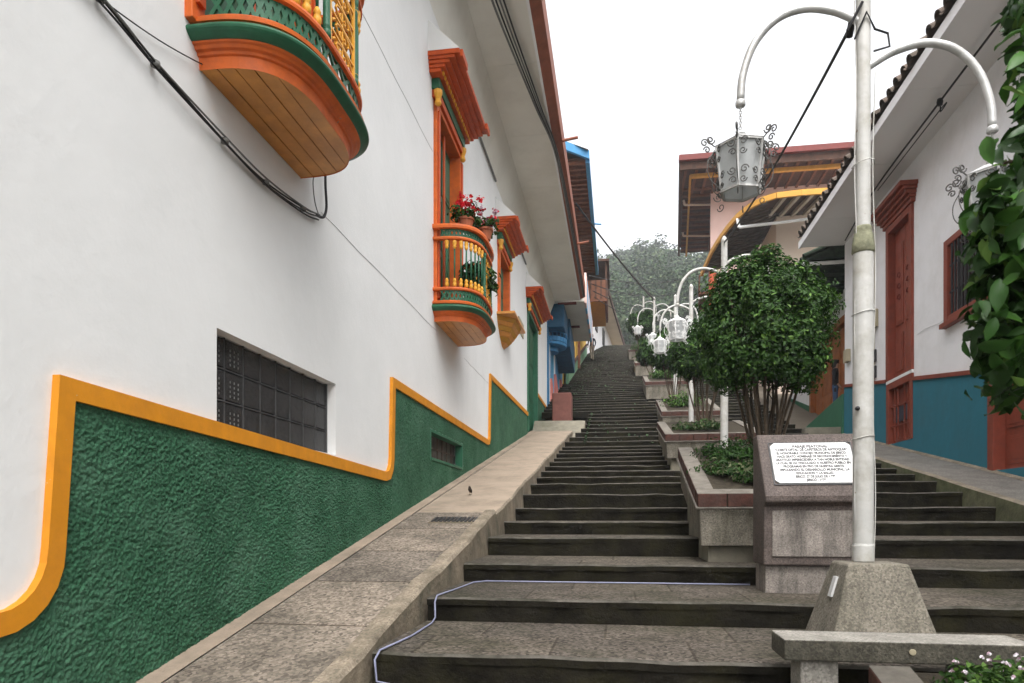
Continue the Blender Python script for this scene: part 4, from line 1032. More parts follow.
for yy in (39.5, 43.0):
    m = MB(); xx = 4.76+(yy-37.5)*.116; m.hexa([(xx-.06,yy,13.2),(xx+.1,yy,13.2),(xx+.25,yy+1.3,13.2),(xx+.08,yy+1.3,13.2),(xx-.06,yy,15.4),(xx+.1,yy,15.4),(xx+.25,yy+1.3,15.4),(xx+.08,yy+1.3,15.4)]); m.build('window', 'dark_wood', r4)
m = MB(); m.prism_z([(4.3,38.6),(4.95,38.6),(5.3,42),(4.65,42)], 12.0, 12.12)
for i in range(8): m.tube([(4.33+.045*i,38.65+.45*i,12.12),(4.33+.045*i,38.65+.45*i,13.0)], .03, 6)
m.bar((4.32,38.6,13.0),(4.65,42,13.0),.08,.08); m.build('balcony', 'brown_wood', r4)

# ------------------------------------------------------------------ planters
PL_GROUP = 'stepped stone planters down the middle of the stairs'
def planter(y0, y1, x0, x1, ztop, slope, foot_y, label, base=True, h=.47, group=PL_GROUP):
    t = thing('planter', (x0, y0, stair_z(y0)), label, 'planter', group)
    zt = lambda yy: ztop+slope*(yy-y0)
    m = MB(); d = .06; gy = 14
    m.hexa([(x0+d*.3,y0+.03,zt(y0)-h),(x1,y0+.03,zt(y0)-h),(x1,y1,zt(y1)-h),(x0+d*.3,y1,zt(y1)-h),(x0,y0,zt(y0)-.12),(x1,y0,zt(y0)-.12),(x1,y1,zt(y1)-.12),(x0,y1,zt(y1)-.12)])
    m.build('box', 'granito', t, bevel=.012)
    if base:
        m = MB(); zf = stair_z(foot_y)-.02
        m.hexa([(x0+.09,y0+.12,zf),(x1-.05,y0+.12,zf),(x1-.05,y1-.02,zf),(x0+.09,y1-.02,zf),(x0+.09,y0+.12,zt(y0)-h-.002),(x1-.05,y0+.12,zt(y0)-h-.002),(x1-.05,y1-.02,zt(y1)-h-.002),(x0+.09,y1-.02,zt(y1)-h-.002)])
        m.build('foot', 'concrete', t, bevel=.01)
    rw = .14; o = .02
    m = MB(); rb = random.Random(int(y0*10)); L_ = x1+o-(x0-o); nb = max(2, round(L_/.25)); g_ = .005
    for q in range(nb):
        a, b_ = x0-o+L_*q/nb+g_, x0-o+L_*(q+1)/nb-g_; dz = rb.uniform(-.004,.004); dy = rb.uniform(-.005,.005)
        m.hexa([(a,y0-o+dy,zt(y0)-.118),(b_,y0-o+dy,zt(y0)-.118),(b_,y0+rw,zt(y0+rw)-.118),(a,y0+rw,zt(y0+rw)-.118),(a,y0-o+dy,zt(y0)+dz),(b_,y0-o+dy,zt(y0)+dz),(b_,y0+rw,zt(y0+rw)+dz),(a,y0+rw,zt(y0+rw)+dz)])
    for a, b_ in ((x0-o, x0+rw), (x1-rw, x1+o)):
        L_ = y1-(y0+rw); nb = max(2, round(L_/.25))
        for q in range(nb):
            ya_, yb_ = y0+rw+L_*q/nb+g_, y0+rw+L_*(q+1)/nb-g_; dz = rb.uniform(-.004,.004)
            m.hexa([(a,ya_,zt(ya_)-.118),(b_,ya_,zt(ya_)-.118),(b_,yb_,zt(yb_)-.118),(a,yb_,zt(yb_)-.118),(a,ya_,zt(ya_)+dz),(b_,ya_,zt(ya_)+dz),(b_,yb_,zt(yb_)+dz),(a,yb_,zt(yb_)+dz)])
    m.hexa([(x0,y0,zt(y0)-.116),(x1,y0,zt(y0)-.116),(x1,y1-.01,zt(y1)-.116),(x0,y1-.01,zt(y1)-.116),(x0,y0,zt(y0)-.02),(x1,y0,zt(y0)-.02),(x1,y1-.01,zt(y1)-.02),(x0,y1-.01,zt(y1)-.02)], 1)
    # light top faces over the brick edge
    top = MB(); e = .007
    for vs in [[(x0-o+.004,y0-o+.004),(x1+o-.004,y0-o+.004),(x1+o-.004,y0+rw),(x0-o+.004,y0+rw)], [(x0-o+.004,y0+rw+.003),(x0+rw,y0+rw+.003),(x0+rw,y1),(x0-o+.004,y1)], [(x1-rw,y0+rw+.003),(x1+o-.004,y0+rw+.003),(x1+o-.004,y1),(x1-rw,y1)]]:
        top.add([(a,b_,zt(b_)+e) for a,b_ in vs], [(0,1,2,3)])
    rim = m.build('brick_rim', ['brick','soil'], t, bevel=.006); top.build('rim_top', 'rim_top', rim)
    m = MB(); m.quad((x0+.1,y0+.1,zt(y0+.1)-.012),(x1-.1,y0+.1,zt(y0+.1)-.012),(x1-.1,y1-.02,zt(y1)-.012),(x0+.1,y1-.02,zt(y1)-.012)); m.build('soil', 'soil', t)
    # pale moulding line below the bricks
    m = MB(); m.tube([(x0-.025,y1,zt(y1)-.128),(x0-.025,y0-.025,zt(y0)-.128),(x1+.025,y0-.025,zt(y0)-.128)], .012, 6); m.build('moulding', 'rim_top', t)
    return t
planter(6.45, 8.5, .72, 1.98, .215, .30, 6.2, 'sloping stone planter with brick rim just behind the plaque monument')
planter(12.6, 15.2, .84, 2.5, 1.47, .22, 12.3, 'second stone planter up the stairs, its red brick rim bright', h=.42)
planter(18.3, 21.0, 1.12, 2.6, 2.72, .28, 17.9, 'third stone planter up the stairs, half hidden by leaves', h=.5)
planter(24.7, 27.6, .95, 2.6, 4.72, .28, 24.3, 'fourth planter up the stairs with a plain pale grey front', h=.6)
planter(33.5, 36.5, .80, 2.6, 7.30, .28, 33, 'fifth planter up the stairs, small and pale brown', h=.6)
planter(43.5, 46.0, .65, 2.4, 10.30, .25, 43, 'highest and smallest planter near the top of the stairs', h=.6)

def low_shrub(x, y, z, rad, h, n, size, mats, label, seed, group='low shrubs in the stair planters', wts=None):
    rng = np.random.default_rng(seed); t = thing('shrub', (x,y,z), label, 'shrub', group)
    p, nr = crown_points(rng, n, (rad, rad*1.15, h), 26, .42, flat=.1, shell=(.3,1)); p[:,2] = np.abs(p[:,2])*1.0 + .02
    link('foliage', leaf_mesh('foliage', p, nr, size, mats, rng, .38, weights=wts), t)
    m = MB(); o = Vector((x,y,z))
    for k in range(9):
        a = rng.uniform(0, 6.28); m.tube([o+Vector((0,0,-.05)), o+Vector((math.cos(a)*rad*.4, math.sin(a)*rad*.4, h*.5)), o+Vector((math.cos(a)*rad*.8, math.sin(a)*rad*.8, h*.75))], [.008,.006,.003], 5)
    m.build('stem', 'bark', t)
DRY = ['leaf_a','leaf_dry','leaf_c']
low_shrub(1.12, 7.25, .41, .30, .17, 2400, .05, DRY, 'low grey green shrub spilling over the front of the nearest planter', 21, wts=[.45,.3,.25])
low_shrub(1.52, 6.95, .32, .38, .20, 3000, .05, DRY, 'fuller low shrub in the nearest planter beside the monument top', 22, wts=[.45,.3,.25])
low_shrub(1.25, 7.95, .62, .38, .20, 2200, .05, ['leaf_a','leaf_c'], 'dark low shrub at the back left of the nearest planter', 23)
low_shrub(1.5, 13.5, 1.62, .45, .22, 900, .07, DRY, 'low dark plants in the second planter behind its brick rim', 24)
low_shrub(1.75, 19.4, 2.98, .55, .42, 900, .09, ['leaf_a','leaf_b','leaf_new'], 'bright green shrub filling the third planter', 25)
low_shrub(1.6, 26.0, 5.05, .6, .5, 800, .11, ['leaf_a','leaf_b','leaf_new'], 'rounded green shrub in the fourth planter', 26)
low_shrub(1.5, 34.8, 7.65, .6, .4, 600, .13, ['leaf_b','leaf_new','leaf_a'], 'pale green shrub in the fifth planter', 27)
low_shrub(1.4, 44.6, 10.55, .6, .5, 500, .14, ['leaf_b','leaf_a'], 'tiny distant shrub in the highest planter', 28)

# ------------------------------------------------------------------ shrub trees
TG = 'round clipped trees in the stair planters'
def tree(loc, cc, radii, n, size, nclump, spread, stems, label, seed, mats=('leaf_a','leaf_b','leaf_c','leaf_new'), wts=(.4,.27,.25,.08), group=TG, sr=.017, name='tree'):
    rng = np.random.default_rng(seed); t = thing(name, loc, label, 'tree', group); o = Vector(loc)
    p, nr = crown_points(rng, n, radii, nclump, spread, flat=.75, shell=(.4,.98))
    p += np.array(cc) - np.array(loc)
    link('crown', leaf_mesh('crown', p, nr, size, list(mats), rng, .5, weights=list(wts)), t)
    m = MB(); c = Vector(cc)
    for k in range(stems):
        a = 6.283*k/stems + rng.uniform(-.3,.3); q = rng.uniform(.35,.95)
        b0 = o + Vector((math.cos(a)*.09, math.sin(a)*.09, -.05))
        end = c + Vector((math.cos(a)*radii[0]*q*.75, math.sin(a)*radii[1]*q*.75, radii[2]*rng.uniform(-.2,.4)))
        mid = b0.lerp(end, .5) + Vector((rng.uniform(-.08,.08), rng.uniform(-.08,.08), .06))
        path = crom([b0, b0.lerp(mid,.5)+Vector((rng.uniform(-.03,.03),rng.uniform(-.03,.03),.02)), mid, mid.lerp(end,.5), end], 3); L = len(path)
        m.tube(path, [sr*(1.15-.75*i/L) for i in range(L)], 6)
        for w in range(3):
            st = path[int(L*.5)+w]; m.tube([st, st+Vector((rng.uniform(-.3,.3)*radii[0], rng.uniform(-.3,.3)*radii[1], radii[2]*.45))], [sr*.4, sr*.15], 5)
    m.build('trunk', 'bark', t, smooth=True)
tree((1.62,8.15,.58), (1.60,8.15,2.06), (.72,.78,.86), 44000, .052, 240, .22, 20, 'largest round dense tree with many thin stems, behind the plaque monument', 41)
tree((1.75,14.7,1.9), (1.74,14.7,3.32), (.62,.62,.66), 13000, .075, 90, .26, 12, 'second round tree up the stairs, dark leaves behind the largest tree', 42, wts=(.4,.2,.35,.05))
tree((1.6,20.5,3.3), (1.52,20.5,4.75), (.62,.62,.62), 8000, .13, 80, .27, 8, 'third tree up the stairs, pale leaved, beside a white lamp post', 43)
tree((1.35,27.2,5.4), (1.28,27.2,6.35), (.6,.6,.55), 6000, .14, 70, .28, 7, 'fourth tree up the stairs, low and dark', 44, wts=(.4,.2,.35,.05))
tree((1.2,36.2,8.0), (1.12,36.2,9.9), (.72,.72,.70), 7000, .15, 70, .28, 7, 'small far round tree among the distant lanterns', 45, wts=(.4,.1,.5,0))

# near tree at the right edge, growing from the nearest planter
t = planter(1.55, 3.05, 1.03, 2.5, -1.00, .26, 1.5, 'nearest planter at the bottom right corner, edged with old bricks', base=True, h=.35)
rng = np.random.default_rng(77)
nt_ = thing('tree', (1.62,2.25,-.95), 'nearest tree with large glossy leaves hanging in at the right edge', 'tree')
P_, N_ = [], []
cen = np.array([1.23,2.15,1.0])
p, nr = crown_points(rng, 2600, (.32,.46,.85), 110, .30, flat=1, shell=(.2,1))
p += cen
p2, n2_ = crown_points(rng, 520, (.13,.22,.27), 30, .35, flat=1, shell=(.1,1)); p = np.concatenate([p, p2+np.array([1.05,2.06,.66])]); nr = np.concatenate([nr, n2_])
br = [((1.45,2.1,.72),(1.0,2.02,.78)),((1.45,2.1,1.0),(1.02,2.05,.95)),((1.5,2.2,1.3),(1.13,2.1,1.15)),((1.5,2.2,.55),(1.03,2.08,.52)),((1.5,2.1,.9),(1.0,2.0,.64)),((1.5,2.2,1.6),(1.20,2.1,1.5)),((1.5,2.2,.4),(1.14,2.12,.34))]
for a, b_ in br:
    a = np.array(a); b_ = np.array(b_)
    for k in range(60):
        s = rng.uniform(.15,1.0); p = np.concatenate([p, [a+(b_-a)*s+rng.normal(size=3)*.05]]); nr = np.concatenate([nr, [rng.normal(size=3)*.5+np.array([-.4,-.5,.7])]])
nkeep = len(br)*60
keep = p[:,0] > np.where((p[:,2] > .30) & (p[:,2] < .92), .458, np.where(p[:,2] > 1.0, .505, .486))*p[:,1] + rng.uniform(-.035,.045,len(p))
keep[-nkeep:] = True; keep &= p[:,2] > .33+rng.uniform(-.05,.05,len(p))
p, nr = p[keep], nr[keep]
link('crown', big_leaf_mesh('crown', p-np.array([1.62,2.25,-.95]), nr, .072, ['big_leaf_a','big_leaf_b','leaf_c','leaf_new'], rng, weights=[.45,.27,.2,.08]), nt_)
m = MB(); o = Vector((1.62,2.25,-1.0))
m.tube(crom([o, (1.60,2.24,-.4), (1.55,2.2,.2), (1.52,2.18,.7), (1.5,2.15,1.4)], 5), [.045]*6+[.038]*6+[.03]*6+[.02]*3, 8)
for a, b_ in br: m.tube(crom([(1.53,2.2,a[2]-.25), tuple(Vector(a).lerp(Vector(b_),.4)), b_], 5), [.014]*4+[.009]*4+[.004]*3, 5)
m.build('trunk', 'bark', nt_, smooth=True)
for k, (x, yy) in enumerate([(1.35,2.86),(1.55,2.92),(1.72,2.85),(1.92,2.90),(1.25,2.65),(1.6,2.6),(1.45,2.95),(1.82,2.97)]):
    rng = np.random.default_rng(90+k); tt = thing('flowering_weed', (x,yy,-.66), 'bushy green weed with pinkish white flowers in the nearest planter', 'plant', 'flowering weeds below the bench')
    p, nr = crown_points(rng, 330, (.15,.14,.11), 20, .5, shell=(.2,1)); p[:,2] = np.abs(p[:,2])*1.0
    link('foliage', leaf_mesh('foliage', p, nr, .035, ['leaf_b','leaf_new','leaf_a'], rng, .5), tt)
    q = []; n2 = []
    for w in range(5):
        c = np.array([rng.uniform(-.13,.13), rng.uniform(-.12,.12), rng.uniform(.07,.14)]); pp, nn = crown_points(rng, 7, (.008,.008,.006), 4, .4); q.append(pp+c); n2.append(nn)
    link('blossom', leaf_mesh('blossom', np.concatenate(q), np.concatenate(n2), .013, ['petal_white','petal_pink'], rng, .8), tt)

# ------------------------------------------------------------------ lamp posts
cache = {}
def lantern_meshes():
    if cache: return cache
    f = MB(); n = 6; hx = [(math.cos(math.pi*k/3+.26), math.sin(math.pi*k/3+.26)) for k in range(n)]
    lev = [(.155,0),(.122,-.275)]
    for k in range(n):
        c, s_ = hx[k]; c2, s2 = hx[(k+1)%n]
        for (ra, za), (rb, zb) in zip(lev, lev[1:]): f.bar((c*ra,s_*ra,za),(c*rb,s_*rb,zb),.012,.012,(c,s_,0))
        for ra, za in lev: f.bar((c*ra,s_*ra,za),(c2*ra,s2*ra,za),.012,.014)
        f.add([(c*.165,s_*.165,.004),(c2*.165,s2*.165,.004),(c2*.06,s2*.06,.062),(c*.06,s_*.06,.062)],[(0,1,2,3)])
        f.add([(c*.06,s_*.06,.062),(c2*.06,s2*.06,.062),(0,0,.075)],[(0,1,2)])
    f.lathe([(.03,.07),(.035,.085),(.02,.10),(.012,.11)], 0, 0, 8)
    for k in range(10):                                         # chain links
        z0 = .11+.016*k
        f.tube([((.009*math.cos(a*.9) if k%2 else 0),(0 if k%2 else .009*math.cos(a*.9)),z0+.011*math.sin(a*.9)) for a in range(8)], .0028, 4, 0, False)
    cache['frame'] = f.mesh('lantern', ['steel']); cache['frame_white'] = f.mesh('lantern', ['white_paint'])
    g = MB()
    for k in range(n):
        c, s_ = hx[k]; c2, s2 = hx[(k+1)%n]
        for (ra, za), (rb, zb) in zip(lev, lev[1:]):
            q = .965; g.quad((c*ra*q,s_*ra*q,za),(c2*ra*q,s2*ra*q,za),(c2*rb*q,s2*rb*q,zb),(c*rb*q,s_*rb*q,zb))
    cache['glass'] = g.mesh('glass', ['frosted'])
    w = MB()
    def spiral(c0, ux, uz, r0, turns, sg, rad=.0038):
        pts_ = []
        for i in range(18):
            t = i/17; a = sg*turns*2*math.pi*t; r = r0*(1-.75*t)
            pts_.append(c0 + ux*(r*math.cos(a)) + uz*(r*math.sin(a)))
        w.tube(pts_, rad, 5)
    for k in range(n):
        c, s_ = hx[k]; out = Vector((c,s_,0)); up = Vector((0,0,1)); tg = Vector((-s_,c,0))
        b0 = out*.165
        spiral(b0+out*.028+up*.040, -out, up, .028, 1.3, -1, .0045); spiral(b0+out*.066+up*.020, -out, up, .026, 1.3, 1, .0045); spiral(b0+out*.050-up*.022, out, up, .022, 1.2, 1, .0045)
        w.tube([b0, b0+out*.03+up*.02, b0+out*.045+up*.055], .004, 5)
        w.tube(crom([b0-up*.02, b0+out*.045-up*.10, b0+out*.035-up*.19, out*.125-up*.27],5), .003, 5); spiral(out*.145-up*.315, out, up, .028, 1.2, -1, .0028)
        for za, ra in ((-.055,.152),(-.215,.132)):
            e = out*ra+up*za
            for sg in (1,-1):
                spiral(e+tg*sg*.036+up*.025, tg*sg, up, .026, 1.3, sg, .0038); spiral(e+tg*sg*.030-up*.032, tg*sg, up, .022, 1.3, -sg, .0038)
        pass
    cache['scroll'] = w.mesh('scrollwork', [mat('grey_iron', (.075,.073,.068), .3, 20, .6)])
    cache['scroll_white'] = w.mesh('scrollwork', ['white_paint'])
    return cache
def lamp(loc, hl, hr, top, label, first=False, span=.71):
    t = thing('street_lamp', loc, label, 'street lamp', 'double arm lantern posts up the stairs'); o = Vector(loc); cm = lantern_meshes()
    m = MB(); pr = 14
    if first:
        m.lathe([(.062,o.z),(.062,o.z+.01),(.062,o.z+.095),(.062,o.z+.10),(.058,o.z+.105),(.058,o.z+.115),(.058,o.z+1.89),(.058,o.z+1.90)], o.x, o.y, 20); m.lathe([(.041,o.z+2.0),(.041,o.z+2.01),(.041,o.z+top-.02),(.041,o.z+top),(.02,o.z+top+.04)], o.x, o.y, 18)
    else: m.lathe([(.06,o.z),(.06,o.z+.01),(.057,o.z+1.58),(.056,o.z+1.6),(.048,o.z+1.65),(.048,o.z+1.67),(.048,o.z+top-.02),(.048,o.z+top),(.055,o.z+top+.01),(.04,o.z+top+.06),(.012,o.z+top+.1)], o.x, o.y, 14)
    pole = m.build('pole', 'pole', t, smooth=True)
    if first:
        m = MB(); m.lathe([(.059,o.z+1.86),(.065,o.z+1.87),(.062,o.z+1.92),(.055,o.z+1.97),(.046,o.z+2.0),(.049,o.z+2.015),(.042,o.z+2.025)], o.x, o.y, 18); m.build('coupling', 'moss_metal', pole, smooth=True)
        m = MB()
        m.tube([(o.x-.050-.006*math.sin(i*1.1), o.y-.02, o.z+.2+i*.17) for i in range(21)], .0035, 5)
        m.tube([(o.x+.055+.008*math.sin(i*.8), o.y-.02, o.z+.05+i*.17) for i in range(18)], .0035, 5)
        for zq in (.75, 1.5, 2.4): m.tube([(o.x+.064*math.cos(a*.7), o.y+.064*math.sin(a*.7), o.z+zq+.01*math.sin(a)) for a in range(10)], .003, 4, 0, False)
        m.build('wire', 'pole', pole)
        m = MB(); m.tube([(o.x-.055,o.y-.02,o.z+3.15),(o.x+.0,o.y-.06,o.z+3.28),(o.x+.06,o.y-.02,o.z+3.2),(o.x+.14,o.y,o.z+3.18),(o.x+.15,o.y,o.z+3.1),(o.x+.06,o.y,o.z+3.08)], .007, 5)
        m.tube([(o.x-.02,o.y-.05,o.z+3.35),(o.x-.1,o.y-.03,o.z+3.2)], .009, 6); m.build('wire_loop', 'cable', pole)
        m = MB(); m.lathe([(.012,0),(.014,.02),(.004,.03)], 0, 0, 8); m.v = [(o.x-.05+a, o.y-.04-c, o.z+.92+b_) for a,b_,c in m.v]; m.build('bolt', 'iron', pole)
    for sg, hh in ((-1,hl),(1,hr)):
        m = MB(); k = span/.71
        arc = [(0,0),(-.07,.045),(-.18,.10),(-.34,.13),(-.50,.085),(-.63,-.05),(-.70,-.24),(-.715,-.40)]
        path = crom([(o.x+(-sg)*0+sg*(-a)*k, o.y, o.z+hh+b_) for a, b_ in arc], 5)
        m.tube(path, .024, 10)
        e = path[-1]; m.lathe([(.028,e.z-.035),(.031,e.z-.03),(.031,e.z-.012),(.027,e.z+.0)], e.x, e.y, 10)
        am = m.build('arm', 'steel' if first else 'pole', t, smooth=True)
        rel = Vector((e.x, e.y, e.z-.03-.265)) - W[t]
        ln = link('lantern', cm['frame' if first else 'frame_white'], t, rel)
        link('glass', cm['glass'], ln); link('scrollwork', cm['scroll'] if first else cm['scroll_white'], ln)
    return t
L1 = lamp((1.465,4.5,-.265), 3.25, 2.97, 3.85, 'nearest lamp post standing on a tapered concrete pedestal beside the plaque', True)
m = MB(); cx_, cy_, zb_, zt_ = 1.49, 4.48, -.75, -.265
def frust(hb, ht): return [(cx_-hb,cy_-hb,zb_),(cx_+hb,cy_-hb,zb_),(cx_+hb,cy_+hb,zb_),(cx_-hb,cy_+hb,zb_),(cx_-ht,cy_-ht,zt_),(cx_+ht,cy_-ht,zt_),(cx_+ht,cy_+ht,zt_),(cx_-ht,cy_+ht,zt_)]
m.hexa(frust(.30,.165)); pd = m.build('pedestal', 'granito', L1, bevel=.015)
m = MB(); m.hexa([(cx_-.232-.004,cy_-.06,-.47),(cx_-.232-.004,cy_+.0,-.47),(cx_-.232+.01,cy_+.0,-.47),(cx_-.232+.01,cy_-.06,-.47),(cx_-.198-.004,cy_-.06,-.35),(cx_-.198-.004,cy_,-.35),(cx_-.198+.01,cy_,-.35),(cx_-.198+.01,cy_-.06,-.35)]); m.build('label_plate', 'marble', pd)
for (x, yy, zz, lab) in [(1.64,11.3,1.0,'second lamp post up the stairs, its arms rising out of the largest tree'), (1.70,16.9,2.1,'third lamp post up the stairs, white, between two planters'),
                         (1.85,23.4,3.9,'fourth lamp post up the stairs, white, left arm over the third planter'), (1.57,31.3,6.3,'fifth lamp post up the stairs, thin white post by the fourth planter'),
                         (1.43,40.4,9.2,'farthest and smallest lamp post near the top of the stairs')]:
    zz = min(zz, 99); tp = lamp((x,yy,zz), 2.78, 2.95, 3.30, lab)
    m = MB(); m.box(x-.16,x+.16,yy-.16,yy+.16,stair_z(yy)-.1,zz); m.build('footing', 'concrete', tp, bevel=.01)

rng = np.random.default_rng(31); P_, N_ = [], []
for y0, z0 in STEPS:
    if y0 < 17: continue
    k = int(rng.integers(20, 60))
    x = np.where(rng.uniform(size=k) < .6, -2.0+rng.exponential(.9,k), rng.uniform(-1.6,4.2,k)); x = np.clip(x, -2.1 if y0 > 22 else -.8, 4.2)
    P_.append(np.stack([x, y0+rng.uniform(-.02,.06,k)+(rng.uniform(size=k)<.4)*.5, z0+rng.uniform(-.05,.03,k)], axis=1)); N_.append(rng.normal(size=(k,3))*.5+np.array([0,-.4,.8]))
tag(link('moss', leaf_mesh('moss', np.concatenate(P_), np.concatenate(N_), .07, ['wood_a','leaf_c','wood_c'], rng, .8, weights=[.3,.2,.5])), 'dull green moss and tufts growing on the upper steps', 'moss', kind='stuff')
# overhead wires
mb = MB(); mb.tube(catenary((1.415,4.5,3.02),(1.64,11.3,4.3),.10), .012, 6); mb.tube([(1.41,4.5,3.05),(1.415,4.6,2.98)], .022, 8)
tag(mb.build('cable', 'cable', smooth=True), 'slack black cable from the nearest lamp post to the second lamp post', 'cable')
mb = MB(); mb.tube(catenary((-1.02,17.3,7.75),(1.57,31.2,9.55),.12), .028, 6); pass
tag(mb.build('cable', 'cable', smooth=True), 'thick black wire crossing the sky from left eave down to the fifth lamp', 'cable')
for k in range(4):
    mb = MB(); mb.tube(catenary((-1.1,27+2*k,9.3+.35*k),(3.4,40+1.5*k,13.3-.25*k),.25+.1*k), .018, 5)
    tag(mb.build('cable', 'cable', smooth=True), 'one of several thin wires crossing the stairs in front of the hill', 'cable', 'distant wires across the stairs')
mb = MB(); mb.tube([(1.9,3.72,-.918),(1.0,3.71,-.92),(0,3.725,-.921),(-1.22,3.715,-.92),(-1.315,3.70,-.90),(-1.325,3.70,-.78),(-1.31,3.74,-.735),(-1.27,4.2,-.733),(-1.285,4.75,-.733),(-1.29,4.86,-.71),(-1.295,4.87,-.60),(-1.29,4.91,-.558),(-1.26,5.4,-.558),(-1.24,5.95,-.557),(-1.15,6.07,-.556),(-.4,6.075,-.556),(.5,6.08,-.556),(1.09,6.08,-.556)], .0062, 6)
tag(mb.build('rope', 'rope', smooth=True), 'pale bluish plastic cable lying along the left edge of the lowest steps', 'cable')

# ------------------------------------------------------------------ monument with plaque
mo = thing('monument', (1.53,5.75,-.57), 'pinkish granite lectern monument with a white marble inscription plaque', 'monument')
x0, x1 = 1.09, 1.85
m = MB(); m.box(x0+.02,x1-.02,5.56,5.94,-.60,-.36); m.build('plinth', 'stained_granite', mo, bevel=.008)
m = MB(); m.prism([(5.52,-.358),(5.52,.09),(5.46,.12),(5.46,.165),(5.80,.66),(5.95,.66),(5.95,-.358)], x0, x1); m.build('body', 'pink_granite', mo, bevel=.012)
m = MB(); m.box(x0+.06,x1-.06,5.508,5.519,-.29,.055); m.build('panel', 'stained_granite', mo, bevel=.004)
A = Vector((0,5.46,.165)); B = Vector((0,5.80,.66)); sl_ = (B-A).normalized(); nn = Vector((0,-sl_.z,sl_.y))
def SP(x, t, h): p = A+sl_*t+nn*h; return (x, p.y, p.z)
px0, px1, t0, t1 = x0+.085, x1-.085, .11, .50
c = .03
poly = [(px0+c,t0),(px1-c,t0),(px1,t0+c),(px1,t1-c),(px1-c,t1),(px0+c,t1),(px0,t1-c),(px0,t0+c)]
m = MB(); k = len(poly); m.add([SP(x,t_,.001) for x,t_ in poly]+[SP(x,t_,.014) for x,t_ in poly],[tuple(range(k-1,-1,-1)),tuple(range(k,2*k))]+[(i,(i+1)%k,k+(i+1)%k,k+i) for i in range(k)])
plq = m.build('plaque', 'marble', mo)
m = MB(); 
for a, b_ in (((px0-.008,t0-.008),(px1+.008,t0-.008)),((px0-.008,t1+.008),(px1+.008,t1+.008)),((px0-.008,t0-.008),(px0-.008,t1+.008)),((px1+.008,t0-.008),(px1+.008,t1+.008))):
    m.bar(SP(*a,.004),SP(*b_,.004),.008,.008,tuple(nn))
m.build('plaque_edge', 'iron', plq)
lines = ['PASAJE PEATONAL', '"COMITE DPTAL. DE CAFETEROS DE ANTIOQUIA"', 'EL HONORABLE CONCEJO MUNICIPAL DE JERICO,', 'HACE GRATO HOMENAJE DE RECONOCIMIENTO Y',
         'GRATITUD IMPERECEDERA A TAN NOBLE ENTIDAD,', 'LA CUAL SE HA VINCULADO A NUESTRO PUEBLO EN', 'PROGRAMAS EN PRO DE NUESTRA GENTE,', 'IMPULSANDO EL DESARROLLO MUNICIPAL, LA', 'EDUCACION Y LA SALUD.', 'JERICO, 27 DE JULIO DE 1.979.', 'JERICO - 1979']
mws = [.26,.53,.51,.51,.54,.54,.44,.50,.27,.29,.14]
for i, (s_, wd) in enumerate(zip(lines, mws)):
    cu = bpy.data.curves.new('t', 'FONT'); cu.body = s_; cu.size = .034 if i < 2 else .030; cu.align_x = 'CENTER'; cu.extrude = .001; cu.offset = .0009
    tmp = bpy.data.objects.new('t', cu); C.objects.link(tmp); dg = bpy.context.evaluated_depsgraph_get(); dg.update()
    me = bpy.data.meshes.new_from_object(tmp.evaluated_get(dg)); bpy.data.objects.remove(tmp)
    xs = [v.co.x for v in me.vertices]; sc_ = wd/max(.01, max(xs)-min(xs))
    tt = t1-.048-i*.0325
    for v in me.vertices:
        q = SP((px0+px1)/2+v.co.x*sc_, tt+v.co.y, .0148+v.co.z); v.co = Vector(q)-W[plq]
    me.materials.clear(); me.materials.append(M['ink']); link('lettering', me, plq)

# ------------------------------------------------------------------ bench
be = thing('bench', (1.3,3.6,-.93), 'low weathered concrete slab bench in front of the lamp pedestal', 'bench')
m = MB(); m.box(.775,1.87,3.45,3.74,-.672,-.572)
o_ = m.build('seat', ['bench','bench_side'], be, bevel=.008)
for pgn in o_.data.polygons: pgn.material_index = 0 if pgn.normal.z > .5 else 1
for xa in (.86, 1.58):
    m = MB(); m.box(xa,xa+.17,3.50,3.70,-.96,-.674); m.build('leg', 'bench', be, bevel=.006)
m = MB(); m.lathe([(.014,0),(.015,.006),(.012,.007)], 0, 0, 14); m.v = [(1.335+a, 3.449-c_, -.615+b_) for a,b_,c_ in m.v]; m.build('round_marker', 'plastic_beige', be)

